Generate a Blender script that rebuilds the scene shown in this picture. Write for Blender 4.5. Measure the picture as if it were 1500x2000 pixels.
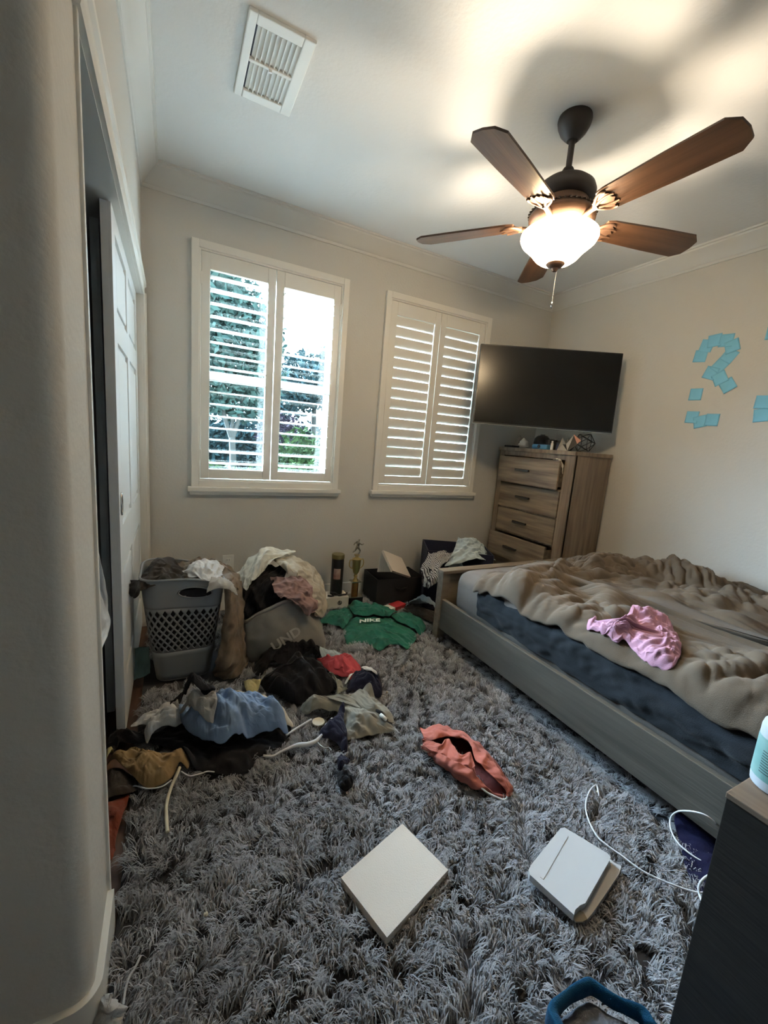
import bpy, bmesh, math, random
import numpy as np
from mathutils import Vector, Matrix

# ------------------------------------------------------------------ scene, camera, light
for _o in list(bpy.data.objects):
    bpy.data.objects.remove(_o, do_unlink=True)
SC = bpy.context.scene
COL = SC.collection
cam_data = bpy.data.cameras.new('camera')
cam_data.sensor_fit = 'AUTO'
cam_data.sensor_width = 36.0
cam_data.lens = 14.4511
cam_data.clip_start = 0.02
cam = bpy.data.objects.new('camera', cam_data)
COL.objects.link(cam)
cam.matrix_world = Matrix.Translation((0, 0, 1.25)) @ Matrix(((0.889513, 0.005657, -0.456874), (-0.449943, 0.184786, -0.873731), (0.079482, 0.982762, 0.166915))).to_4x4()
SC.camera = cam

SC.view_settings.view_transform = 'Standard'
SC.view_settings.look = 'None'
SC.view_settings.gamma = 1.0
SC.view_settings.use_curve_mapping = False
SC.view_settings.exposure = 0.9
SKY_STRENGTH = 7.5
SKY_FILL = 205.0  # strength of the bright patch added to the sky
SKY_FILL_DIR = (-0.40, 0.70, 0.59)
LAMP_WATTS = 13.0
BOWL_GLOW = 6.0
SC.cycles.max_bounces = 10
SC.cycles.diffuse_bounces = 6
SC.cycles.transparent_max_bounces = 16
SC.cycles.use_denoising = True
SC.cycles.sample_clamp_indirect = 8.0
SC.cycles.caustics_reflective = False
SC.cycles.caustics_refractive = False

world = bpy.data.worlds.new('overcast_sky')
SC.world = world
world.use_nodes = True
_n = world.node_tree.nodes
_l = world.node_tree.links
_bg = _n['Background']
_tc = _n.new('ShaderNodeTexCoord')
_sep = _n.new('ShaderNodeSeparateXYZ')
_rp = _n.new('ShaderNodeValToRGB')
_rp.color_ramp.elements[0].position = 0.0
_rp.color_ramp.elements[0].color = (*[c * SKY_STRENGTH for c in (0.62, 0.84, 0.95)], 1)
_rp.color_ramp.elements[1].position = 0.7
_rp.color_ramp.elements[1].color = (*[c * SKY_STRENGTH for c in (0.55, 0.80, 1.0)], 1)
# bright patch added to the sky, out of view, to light the room
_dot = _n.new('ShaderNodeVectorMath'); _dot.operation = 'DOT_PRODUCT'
_sv = Vector(SKY_FILL_DIR).normalized()
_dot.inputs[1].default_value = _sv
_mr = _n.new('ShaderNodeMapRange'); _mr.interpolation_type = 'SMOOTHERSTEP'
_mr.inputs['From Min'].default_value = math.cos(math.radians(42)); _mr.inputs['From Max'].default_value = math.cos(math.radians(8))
_mr.inputs['To Min'].default_value = 0.0; _mr.inputs['To Max'].default_value = SKY_FILL
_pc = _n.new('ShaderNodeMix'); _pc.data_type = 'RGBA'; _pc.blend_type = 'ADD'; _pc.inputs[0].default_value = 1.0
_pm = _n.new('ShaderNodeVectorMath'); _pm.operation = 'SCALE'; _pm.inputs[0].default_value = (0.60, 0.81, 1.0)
_l.new(_tc.outputs['Generated'], _sep.inputs[0])
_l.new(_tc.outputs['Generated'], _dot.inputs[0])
_l.new(_sep.outputs['Z'], _rp.inputs[0])
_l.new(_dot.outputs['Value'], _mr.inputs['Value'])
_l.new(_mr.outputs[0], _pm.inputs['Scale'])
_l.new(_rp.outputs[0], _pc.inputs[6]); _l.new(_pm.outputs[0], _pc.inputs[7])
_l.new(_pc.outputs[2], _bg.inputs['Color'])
_bg.inputs['Strength'].default_value = 1.0

FAN = (1.50, 1.44)


def add_light(name, kind, loc, energy, color, size=0.1):
    d = bpy.data.lights.new(name, kind)
    d.energy = energy
    d.color = color
    o = bpy.data.objects.new(name, d)
    COL.objects.link(o)
    o.location = loc
    return o


for _k, (_x0, _x1) in enumerate(((0.2, 1.0), (1.48, 2.28))):
    p_ = add_light('window_portal', 'AREA', ((_x0 + _x1) / 2, 3.02, 1.6), 1.0, (1, 1, 1))
    p_.data.shape = 'RECTANGLE'
    p_.data.size = _x1 - _x0
    p_.data.size_y = 1.4
    p_.rotation_euler = (math.radians(-90), 0, 0)
    p_.data.cycles.is_portal = True

# ------------------------------------------------------------------ noise and mesh helpers
ROOM_L, ROOM_R, ROOM_B, ROOM_F, CEIL = -0.148, 3.065, 2.90, -0.95, 2.64
RUG = 0.03


def _hash(ix, iy, seed):
    h = (ix * 374761393 + iy * 668265263 + seed * 1442695041) & 0x7fffffff
    h = ((h ^ (h >> 13)) * 1274126177) & 0x7fffffff
    return (h ^ (h >> 16)) & 0xffff


def pnoise(x, y, seed=0):
    x = np.asarray(x, float); y = np.asarray(y, float)
    ix = np.floor(x).astype(np.int64); iy = np.floor(y).astype(np.int64)
    fx = x - ix; fy = y - iy
    u = fx * fx * fx * (fx * (fx * 6 - 15) + 10); v = fy * fy * fy * (fy * (fy * 6 - 15) + 10)

    def g(dx, dy):
        a = _hash(ix + dx, iy + dy, seed) * (2 * math.pi / 65536.0)
        return np.cos(a) * (fx - dx) + np.sin(a) * (fy - dy)
    n0 = g(0, 0) * (1 - u) + g(1, 0) * u
    n1 = g(0, 1) * (1 - u) + g(1, 1) * u
    return (n0 * (1 - v) + n1 * v) * 1.4


def folds(x, y, seed=0, freq=9.0, ang=0.0, aniso=2.2):
    """rounded ridges with sharp valleys, like rumpled cloth"""
    c, s = math.cos(ang), math.sin(ang)
    u = (x * c + y * s); v = (-x * s + y * c) / aniso
    wx = pnoise(x * 4, y * 4, seed + 5) * 0.35; wy = pnoise(x * 4 + 9, y * 4, seed + 6) * 0.35
    a = np.abs(pnoise(u * freq + wx * 2, v * freq + wy * 2, seed))
    b = np.abs(pnoise(u * freq * 2.3 + wy * 3, v * freq * 2.3, seed + 1))
    return a * 0.75 + b * 0.3


def link_mesh(name, me, mats, parent=None, smooth=True):
    o = bpy.data.objects.new(name, me)
    COL.objects.link(o)
    for m in (mats if isinstance(mats, (list, tuple)) else [mats]):
        me.materials.append(m)
    if smooth:
        me.polygons.foreach_set('use_smooth', np.ones(len(me.polygons), bool))
    if parent is not None:
        o.parent = parent
    return o


def mesh_np(name, verts, faces):
    me = bpy.data.meshes.new(name)
    me.from_pydata([tuple(map(float, v)) for v in verts], [], [tuple(map(int, q)) for q in faces])
    me.update()
    return me


def empty(name, loc=(0, 0, 0), rz=0.0):
    o = bpy.data.objects.new(name, None)
    COL.objects.link(o)
    o.empty_display_size = 0.05
    o.location = loc
    o.rotation_euler = (0, 0, rz)
    return o


def tag(o, label=None, cat=None, group=None, kind=None):
    if label: o['label'] = label
    if cat: o['category'] = cat
    if group: o['group'] = group
    if kind: o['kind'] = kind
    return o


class MB:
    """collects shapes and links them as one mesh object"""

    def __init__(s):
        s.v = []; s.f = []; s.m = []

    def add(s, verts, faces, mi=0):
        b = len(s.v)
        s.v.extend([tuple(map(float, v)) for v in verts])
        s.f.extend([tuple(int(i) + b for i in q) for q in faces])
        s.m.extend([mi] * len(faces))
        return s

    def box(s, lo, hi, bev=0.0, mi=0, mat=None):
        bm = bmesh.new()
        bmesh.ops.create_cube(bm, size=1.0)
        for v in bm.verts:
            v.co = Vector([lo[i] + (v.co[i] + 0.5) * (hi[i] - lo[i]) for i in range(3)])
        if bev > 0:
            bmesh.ops.bevel(bm, geom=bm.edges[:], offset=bev, segments=2, affect='EDGES', profile=0.6)
        if mat is not None:
            bmesh.ops.transform(bm, matrix=mat, verts=bm.verts)
        bm.verts.index_update()
        s.add([v.co for v in bm.verts], [[v.index for v in q.verts] for q in bm.faces], mi)
        bm.free()
        return s

    def tube(s, pts, r, n=10, mi=0, closed=False, caps=True):
        pts = [Vector(p) for p in pts]
        N = len(pts)
        rr = r if isinstance(r, (list, tuple, np.ndarray)) else [r] * N
        rings = []
        up = None
        for i in range(N):
            a = pts[i - 1] if (i > 0 or closed) else pts[0]
            b = pts[(i + 1) % N] if (i < N - 1 or closed) else pts[-1]
            t = (b - a).normalized()
            if up is None:
                up = t.orthogonal().normalized()
            up = (up - t * up.dot(t))
            if up.length < 1e-6: up = t.orthogonal()
            up.normalize()
            w = t.cross(up)
            rings.append([pts[i] + (up * math.cos(2 * math.pi * k / n) + w * math.sin(2 * math.pi * k / n)) * rr[i] for k in range(n)])
        vs = [v for q in rings for v in q]
        fs = []
        for i in range(N if closed else N - 1):
            j = (i + 1) % N
            for k in range(n):
                fs.append((i * n + k, i * n + (k + 1) % n, j * n + (k + 1) % n, j * n + k))
        if not closed and caps:
            fs.append(tuple(range(n - 1, -1, -1)))
            fs.append(tuple((N - 1) * n + k for k in range(n)))
        return s.add(vs, fs, mi)

    def lathe(s, prof, n=32, mi=0, center=(0, 0, 0), wob=None):
        vs = []; fs = []
        for (r, z) in prof:
            for k in range(n):
                a = 2 * math.pi * k / n
                vs.append((center[0] + r * math.cos(a), center[1] + r * math.sin(a), center[2] + z))
        for i in range(len(prof) - 1):
            for k in range(n):
                fs.append((i * n + k, i * n + (k + 1) % n, (i + 1) * n + (k + 1) % n, (i + 1) * n + k))
        return s.add(vs, fs, mi)

    def prism(s, poly, lo, hi, axis=2, mi=0):
        """extrude a 2D polygon along an axis"""
        def P(a, b, t):
            return {0: (t, a, b), 1: (a, t, b), 2: (a, b, t)}[axis]
        n = len(poly)
        vs = [P(a, b, lo) for a, b in poly] + [P(a, b, hi) for a, b in poly]
        fs = [tuple(range(n - 1, -1, -1)), tuple(range(n, 2 * n))]
        for i in range(n):
            j = (i + 1) % n
            fs.append((i, j, n + j, n + i))
        return s.add(vs, fs, mi)

    def build(s, name, mats, parent=None, smooth=False, angle=None):
        me = mesh_np(name, s.v, s.f)
        me.polygons.foreach_set('material_index', np.array(s.m, np.int32))
        bm = bmesh.new(); bm.from_mesh(me)
        bmesh.ops.recalc_face_normals(bm, faces=bm.faces)
        bm.to_mesh(me); bm.free()
        o = link_mesh(name, me, mats, parent, smooth)
        if angle is not None:
            me.polygons.foreach_set('use_smooth', np.ones(len(me.polygons), bool))
            me.set_sharp_from_angle(angle=math.radians(angle))
        return o


def catmull(pts, n, closed=False):
    pts = np.asarray(pts, float)
    N = len(pts)
    segs = N if closed else N - 1
    d = np.linalg.norm(np.diff(np.vstack([pts, pts[:1]]) if closed else pts, axis=0), axis=1) + 1e-9
    cum = np.concatenate([[0], np.cumsum(d)])
    t = np.linspace(0, cum[-1], n, endpoint=not closed)
    i = np.clip(np.searchsorted(cum, t, side='right') - 1, 0, segs - 1)
    u = ((t - cum[i]) / d[i])[:, None]
    def g(k):
        return pts[k % N] if closed else pts[np.clip(k, 0, N - 1)]
    p0, p1, p2, p3 = g(i - 1), g(i), g(i + 1), g(i + 2)
    return 0.5 * (2 * p1 + (p2 - p0) * u + (2 * p0 - 5 * p1 + 4 * p2 - p3) * u ** 2 + (3 * p1 - p0 - 3 * p2 + p3) * u ** 3)


# ------------------------------------------------------------------ procedural materials
MATS = {}


def mat(name, color, rough=0.6, metal=0.0, var=0.0, vscale=6.0, bump=0.0, bscale=60.0, sheen=0.0, spec=0.5,
        color2=None, kind='noise', stretch=(1, 1, 1), coat=0.0, detail=4.0, double=False):
    m = bpy.data.materials.new(name)
    m.use_nodes = True
    nt = m.node_tree
    b = nt.nodes['Principled BSDF']
    b.inputs['Base Color'].default_value = (*color, 1)
    b.inputs['Roughness'].default_value = rough
    b.inputs['Metallic'].default_value = metal
    b.inputs['Specular IOR Level'].default_value = spec
    if sheen:
        b.inputs['Sheen Weight'].default_value = sheen
        b.inputs['Sheen Roughness'].default_value = 0.5
    if coat:
        b.inputs['Coat Weight'].default_value = coat
    tc = nt.nodes.new('ShaderNodeTexCoord')
    mp = nt.nodes.new('ShaderNodeMapping')
    mp.inputs['Scale'].default_value = stretch
    nt.links.new(tc.outputs['Object'], mp.inputs['Vector'])
    if var > 0 or color2:
        if kind == 'wave':
            tx = nt.nodes.new('ShaderNodeTexWave'); tx.inputs['Distortion'].default_value = 2.0
            tx.inputs['Detail'].default_value = 3.0
            fac = tx.outputs['Fac']
        else:
            tx = nt.nodes.new('ShaderNodeTexNoise'); tx.inputs['Detail'].default_value = detail
            fac = tx.outputs['Fac']
        tx.inputs['Scale'].default_value = vscale
        nt.links.new(mp.outputs[0], tx.inputs['Vector'])
        r = nt.nodes.new('ShaderNodeValToRGB')
        c2 = color2 if color2 else tuple(min(1, c * (1 + var)) for c in color)
        c1 = color if color2 else tuple(c * (1 - var) for c in color)
        r.color_ramp.elements[0].color = (*c1, 1); r.color_ramp.elements[1].color = (*c2, 1)
        r.color_ramp.elements[0].position = 0.35; r.color_ramp.elements[1].position = 0.65
        nt.links.new(fac, r.inputs[0])
        nt.links.new(r.outputs[0], b.inputs['Base Color'])
    if bump > 0:
        nz = nt.nodes.new('ShaderNodeTexNoise')
        nz.inputs['Scale'].default_value = bscale; nz.inputs['Detail'].default_value = 3.0
        nt.links.new(mp.outputs[0], nz.inputs['Vector'])
        bp = nt.nodes.new('ShaderNodeBump')
        bp.inputs['Strength'].default_value = bump; bp.inputs['Distance'].default_value = 0.004
        nt.links.new(nz.outputs['Fac'], bp.inputs['Height'])
        nt.links.new(bp.outputs[0], b.inputs['Normal'])
    MATS[name] = m
    return m


def cloth_mat(name, color, var=0.12, sheen=0.06, vscale=9.0, color2=None, bump=0.35, bscale=420):
    return mat(name, color, rough=0.92, var=var, vscale=vscale, sheen=sheen, spec=0.15, bump=bump, bscale=bscale, color2=color2)


WALL = mat('wall_paint', (0.57, 0.55, 0.51), rough=0.75, bump=0.35, bscale=70, spec=0.3)
CEILM = mat('ceiling_paint', (0.72, 0.72, 0.71), rough=0.85, bump=0.3, bscale=60, spec=0.2)
TRIM = mat('white_trim_paint', (0.72, 0.70, 0.65), rough=0.45)
CROWN = mat('crown_paint', (0.62, 0.61, 0.58), rough=0.5)
SHUT = mat('shutter_paint', (0.76, 0.73, 0.67), rough=0.4)
DOORW = mat('white_door_paint', (0.74, 0.75, 0.75), rough=0.4)
DARKIN = mat('recess_shade', (0.022, 0.024, 0.036), rough=0.9)  # near-black puts the shade of closet and vent duct into the colour
FLOORW = mat('brown_wood_floor', (0.09, 0.045, 0.03), rough=0.5, var=0.4, vscale=4, stretch=(8, 1, 1))


def wood(name, c1, c2, axis, scale=3.0, rough=0.55, stretchv=14.0):
    st = [stretchv] * 3
    st[axis] = 1.0
    m = mat(name, c1, rough=rough, color2=c2, vscale=scale, stretch=tuple(st), detail=8.0, bump=0.25, bscale=10)
    return m


OAK_H = wood('weathered_oak_grain_along', (0.10, 0.072, 0.048), (0.23, 0.175, 0.12), 1, 2.2)
OAK_V = wood('weathered_oak_grain_up', (0.11, 0.078, 0.052), (0.20, 0.15, 0.105), 2, 2.2)
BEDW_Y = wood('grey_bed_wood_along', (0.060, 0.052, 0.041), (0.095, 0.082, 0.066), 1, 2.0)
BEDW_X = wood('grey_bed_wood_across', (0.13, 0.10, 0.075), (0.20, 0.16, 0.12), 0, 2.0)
NSTAND = wood('dark_nightstand_wood', (0.014, 0.0125, 0.011), (0.024, 0.021, 0.018), 1, 2.0)
NTOP = wood('nightstand_top_wood', (0.12, 0.085, 0.06), (0.19, 0.14, 0.10), 1, 2.0)
BLADE = wood('walnut_blade_wood', (0.05, 0.024, 0.013), (0.10, 0.05, 0.028), 0, 2.0, rough=0.38)
BRONZE = mat('oiled_bronze', (0.13, 0.072, 0.045), rough=0.42, metal=0.55, var=0.2, vscale=12)
BRONZED = mat('dark_bronze', (0.045, 0.035, 0.030), rough=0.5, metal=0.4)
BLACKM = mat('black_metal', (0.02, 0.018, 0.017), rough=0.45, metal=0.3)
BLACKP = mat('black_plastic', (0.008, 0.008, 0.009), rough=0.35)
SCREEN = mat('black_screen', (0.006, 0.006, 0.0065), rough=0.25, spec=0.25)
WHITEP = mat('white_plastic', (0.75, 0.74, 0.70), rough=0.4)
CREAM = mat('cream_plastic', (0.62, 0.56, 0.42), rough=0.5)
CABLE = mat('white_cable', (0.72, 0.72, 0.74), rough=0.45)
GOLD = mat('gold_metal', (0.55, 0.40, 0.16), rough=0.28, metal=0.9)
SILVER = mat('silver_metal', (0.50, 0.47, 0.40), rough=0.25, metal=0.9)
STICKY = mat('blue_sticky_paper', (0.20, 0.52, 0.72), rough=0.8, var=0.06, vscale=3)
BASKET = mat('grey_basket_plastic', (0.20, 0.205, 0.215), rough=0.5)
CHROME = mat('chrome', (0.6, 0.6, 0.6), rough=0.2, metal=1.0)
CARD = mat('white_card', (0.70, 0.66, 0.58), rough=0.7, bump=0.25, bscale=300)
CANVAS = mat('white_canvas', (0.62, 0.54, 0.46), rough=0.8, bump=0.3, bscale=250)
PACK = mat('white_box_board', (0.50, 0.50, 0.50), rough=0.5)
DARKTXT = mat('dark_print', (0.02, 0.02, 0.025), rough=0.6)
WHITETXT = mat('white_print', (0.85, 0.85, 0.82), rough=0.6)

# ------------------------------------------------------------------ room shell


def struct(o):
    o['kind'] = 'structure'
    return o


def wall_with_holes(name, lo, hi, holes, t0, t1, axis, material):
    """wall slab; axis 1 = lies across X (thickness in Y), axis 0 = lies along Y (thickness in X); holes (a0,a1,z0,z1)"""
    As = sorted({lo[0], hi[0], *[h[0] for h in holes], *[h[1] for h in holes]})
    Zs = sorted({lo[1], hi[1], *[h[2] for h in holes], *[h[3] for h in holes]})
    m = MB()
    for i in range(len(As) - 1):
        for j in range(len(Zs) - 1):
            ca, cz = (As[i] + As[i + 1]) / 2, (Zs[j] + Zs[j + 1]) / 2
            if any(h[0] < ca < h[1] and h[2] < cz < h[3] for h in holes):
                continue
            if axis == 1:
                m.box((As[i], t0, Zs[j]), (As[i + 1], t1, Zs[j + 1]))
            else:
                m.box((t0, As[i], Zs[j]), (t1, As[i + 1], Zs[j + 1]))
    return struct(m.build(name, material))


W1 = (0.105, 1.098, 0.873, 2.333)
W2 = (1.388, 2.374, 0.873, 2.333)
IN = 0.05
wall_with_holes('wall_back', (-1.3, 0.0), (3.25, CEIL), [(w[0] + IN, w[1] - IN, w[2] + IN, w[3] - IN) for w in (W1, W2)], ROOM_B, ROOM_B + 0.16, 1, WALL)
struct(MB().box((ROOM_R, ROOM_F - 0.1, 0), (ROOM_R + 0.12, ROOM_B, CEIL)).build('wall_right', WALL))
struct(MB().box((-1.3, ROOM_F - 0.12, 0), (ROOM_R, ROOM_F, CEIL)).build('wall_front', WALL))
struct(MB().box((-1.42, ROOM_F - 0.12, 0), (-1.3, ROOM_B + 0.16, CEIL)).build('wall_hall', WALL))
struct(MB().box((-1.42, ROOM_F - 0.12, -0.1), (ROOM_R + 0.12, ROOM_B + 0.16, 0.0)).build('floor', FLOORW))
struct(MB().box((-1.42, ROOM_F - 0.12, CEIL), (ROOM_R + 0.12, ROOM_B + 0.16, CEIL + 0.1)).build('ceiling', CEILM))

# left wall: a short pier with a rounded corner beside the camera, then the closet opening
OP0, OP1, OPH = 1.02, 2.80, 1.955
CX = ROOM_L
pier = MB()
rb = 0.035
poly = [(-1.3, 0.80), (CX - rb, 0.80)]
for k in range(1, 9):
    a = -math.pi / 2 + k * math.pi / 16
    poly.append((CX - rb + rb * math.cos(a), 0.80 + rb + rb * math.sin(a)))
poly += [(CX, OP0), (CX - 0.12, OP0), (CX - 0.12, OP0 - 0.1), (-1.3, OP0 - 0.1)]
pier.prism(poly, 0.0, CEIL, 2)
struct(pier.build('wall_left_pier', WALL, angle=40))
lw = MB()
lw.box((CX - 0.12, OP0, OPH), (CX, OP1, CEIL))
lw.box((CX - 0.12, OP1, 0), (CX, ROOM_B, CEIL))
struct(lw.build('wall_left', WALL))
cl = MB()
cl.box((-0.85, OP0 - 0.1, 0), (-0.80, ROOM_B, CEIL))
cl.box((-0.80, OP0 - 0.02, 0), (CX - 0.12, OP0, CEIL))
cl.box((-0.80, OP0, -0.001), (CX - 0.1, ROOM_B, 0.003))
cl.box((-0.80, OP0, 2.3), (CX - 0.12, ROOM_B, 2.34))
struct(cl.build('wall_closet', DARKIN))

# closet casing: moulded header and jambs
tr = MB()
def casing_profile(d0, w):
    # (out, across) stepped moulding
    return [(0, 0), (0.012, 0), (0.016, w * .18), (0.012, w * .24), (0.014, w * .62), (0.022, w * .70), (0.022, w * .92), (0.016, w), (0, w)]
hz = OPH - 0.01
tr.prism([(CX + a, hz + b) for a, b in casing_profile(0, 0.085)], OP0 - 0.012, OP1 + 0.07, 1)
struct(tr.build('trim_1', TRIM))
jm = MB()
jm.box((CX - 0.125, OP0 - 0.004, 0), (CX + 0.006, OP0 + 0.012, OPH), 0.002)
struct(jm.build('trim_2', TRIM))
jm = MB()
jm.prism([(CX + a, OP1 + b) for a, b in casing_profile(0, 0.07)], 0, OPH + 0.01, 2)
jm.box((CX - 0.12, OP1 - 0.014, 0), (CX, OP1, OPH))
struct(jm.build('trim_3', TRIM))
struct(MB().box((CX - 0.125, OP0 + 0.012, OPH - 0.014), (CX, OP1, OPH)).build('trim_4', TRIM))

# crown moulding
crown = [(0, -0.115), (0.006, -0.115), (0.010, -0.108), (0.010, -0.098), (0.018, -0.092), (0.030, -0.072), (0.046, -0.050), (0.064, -0.032), (0.076, -0.022), (0.078, -0.012), (0.088, -0.010), (0.090, 0.0), (0, 0)]
def crown_run(name, axis, side, lo, hi):
    m = MB()
    if axis == 0:
        m.prism([(ROOM_B - a, CEIL + b) for a, b in crown], lo, hi, 0)
    else:
        m.prism([((side - a) if side > 1 else (side + a), CEIL + b) for a, b in crown], lo, hi, 1)
    return struct(m.build(name, CROWN, angle=35))
crown_run('trim_5', 0, 0, CX, ROOM_R)
crown_run('trim_6', 1, ROOM_R, ROOM_F, ROOM_B)
crown_run('trim_7', 1, CX, 0.80, ROOM_B)
# baseboards
def base_run(name, lo, hi):
    return struct(MB().box(lo, hi, 0.004).build(name, TRIM))
base_run('baseboard_back', (CX, ROOM_B - 0.014, 0), (ROOM_R, ROOM_B, 0.13))
base_run('baseboard_right', (ROOM_R - 0.014, ROOM_F, 0), (ROOM_R, ROOM_B - 0.014, 0.13))
pb = MB()
bb = [(-0.6, 0.786), (CX - rb, 0.786)]
for k in range(1, 9):
    a = -math.pi / 2 + k * math.pi / 16
    bb.append((CX - rb + (rb + .014) * math.cos(a), 0.80 + rb + (rb + .014) * math.sin(a)))
bb += [(CX + 0.014, OP0 - 0.006), (CX, OP0 - 0.006)]
for k in range(8, 0, -1):
    a = -math.pi / 2 + k * math.pi / 16
    bb.append((CX - rb + rb * math.cos(a), 0.80 + rb + rb * math.sin(a)))
bb += [(CX - rb, 0.80), (-0.6, 0.80)]
pb.prism(bb, 0.0, 0.115, 2)
struct(pb.build('baseboard_left', TRIM, angle=40))

# ------------------------------------------------------------------ windows with plantation shutters
GLASS = bpy.data.materials.new('clear_pane')
GLASS.use_nodes = True
_nt = GLASS.node_tree
_nt.nodes.remove(_nt.nodes['Principled BSDF'])
_tr = _nt.nodes.new('ShaderNodeBsdfTransparent'); _tr.inputs[0].default_value = (0.95, 0.97, 0.98, 1)
_gl = _nt.nodes.new('ShaderNodeBsdfGlossy'); _gl.inputs['Roughness'].default_value = 0.02
_mx = _nt.nodes.new('ShaderNodeMixShader'); _mx.inputs[0].default_value = 0.05
_nt.links.new(_tr.outputs[0], _mx.inputs[1]); _nt.links.new(_gl.outputs[0], _mx.inputs[2])
_nt.links.new(_mx.outputs[0], _nt.nodes['Material Output'].inputs[0])


def frame_ring(m, x0, x1, z0, z1, w, y0, y1, bev=0.003, wt=None, wb=None):
    wt = w if wt is None else wt
    wb = w if wb is None else wb
    m.box((x0, y0, z0), (x0 + w, y1, z1), bev)
    m.box((x1 - w, y0, z0), (x1, y1, z1), bev)
    m.box((x0 + w, y0, z1 - wt), (x1 - w, y1, z1), bev)
    m.box((x0 + w, y0, z0), (x1 - w, y1, z0 + wb), bev)


def louver_profile(w, t, tilt, n=14):
    c, s = math.cos(tilt), math.sin(tilt)
    out = []
    for k in range(n):
        a = 2 * math.pi * k / n
        y, z = math.cos(a) * w / 2, math.sin(a) * t / 2
        out.append((y * c - z * s, y * s + z * c))
    return out


def make_window(idx, w, tilt, lw_):
    x0, x1, z0, z1 = w
    root = empty('window_%d' % idx, ((x0 + x1) / 2, ROOM_B, z0))
    root['kind'] = 'structure'
    off = Vector(root.location)
    def par(o):
        o.parent = root
        o.matrix_parent_inverse = Matrix.Translation(-off)
        return o
    m = MB()
    frame_ring(m, x0, x1, z0, z1, 0.042, ROOM_B - 0.026, ROOM_B + 0.002, 0.004)
    frame_ring(m, x0 + 0.030, x1 - 0.030, z0 + 0.03, z1 - 0.03, 0.022, ROOM_B - 0.014, ROOM_B + 0.05, 0.002)
    par(m.build('window_frame', SHUT))
    par(MB().box((x0 - 0.02, ROOM_B - 0.05, z0 - 0.028), (x1 + 0.02, ROOM_B, z0 + 0.002), 0.006).box((x0 - 0.008, ROOM_B - 0.03, z0 - 0.05), (x1 + 0.008, ROOM_B, z0 - 0.026), 0.004).build('window_sill', SHUT))
    # outer vinyl sash
    m = MB()
    frame_ring(m, x0 + IN, x1 - IN, z0 + IN, z1 - IN, 0.045, ROOM_B + 0.11, ROOM_B + 0.15, 0.003)
    zm = z0 + (z1 - z0) * 0.487
    m.box((x0 + IN, ROOM_B + 0.10, zm - 0.028), (x1 - IN, ROOM_B + 0.145, zm + 0.028), 0.004)
    par(m.build('sash', WHITEP))
    par(MB().box((x0 + IN + .03, ROOM_B + 0.128, z0 + IN + .03), (x1 - IN - .03, ROOM_B + 0.132, z1 - IN - .03)).build('glass_pane', GLASS))
    # two hinged panels
    a0, a1 = x0 + 0.054, x1 - 0.054
    mid = (a0 + a1) / 2
    b0, b1 = z0 + 0.055, z1 - 0.054
    st, rt, rb_ = 0.050, 0.092, 0.062
    yc = ROOM_B + 0.006
    for k, (p0, p1) in enumerate(((a0, mid - 0.002), (mid + 0.002, a1))):
        pm = MB()
        frame_ring(pm, p0, p1, b0, b1, st, yc - 0.015, yc + 0.015, 0.003, rt, rb_)
        pan = par(pm.build('shutter_panel', SHUT))
        lo, hi = b0 + rb_, b1 - rt
        N = 16
        pitch = (hi - lo) / N
        lm = MB()
        for i in range(N):
            zc = lo + (i + 0.5) * pitch
            t_ = tilt + 0.03 * math.sin(i * 2.1 + k)
            prof = [(yc + y, zc + z) for y, z in louver_profile(lw_, 0.011, t_)]
            lm.prism(prof, p0 + st + 0.002, p1 - st - 0.002, 0)
        lo_ = lm.build('louvers', SHUT, angle=50)
        lo_.parent = pan
        hm = MB()
        for zz in (b0 + 0.15, b1 - 0.15):
            xx = p0 if k == 0 else p1
            hm.box((xx - 0.006, yc - 0.021, zz - 0.035), (xx + 0.006, yc - 0.013, zz + 0.035), 0.002)
        hh = hm.build('hinge', SHUT)
        hh.parent = pan
    return root


make_window(1, W1, math.radians(3), 0.089)
make_window(2, W2, math.radians(-83), 0.0726)

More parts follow.
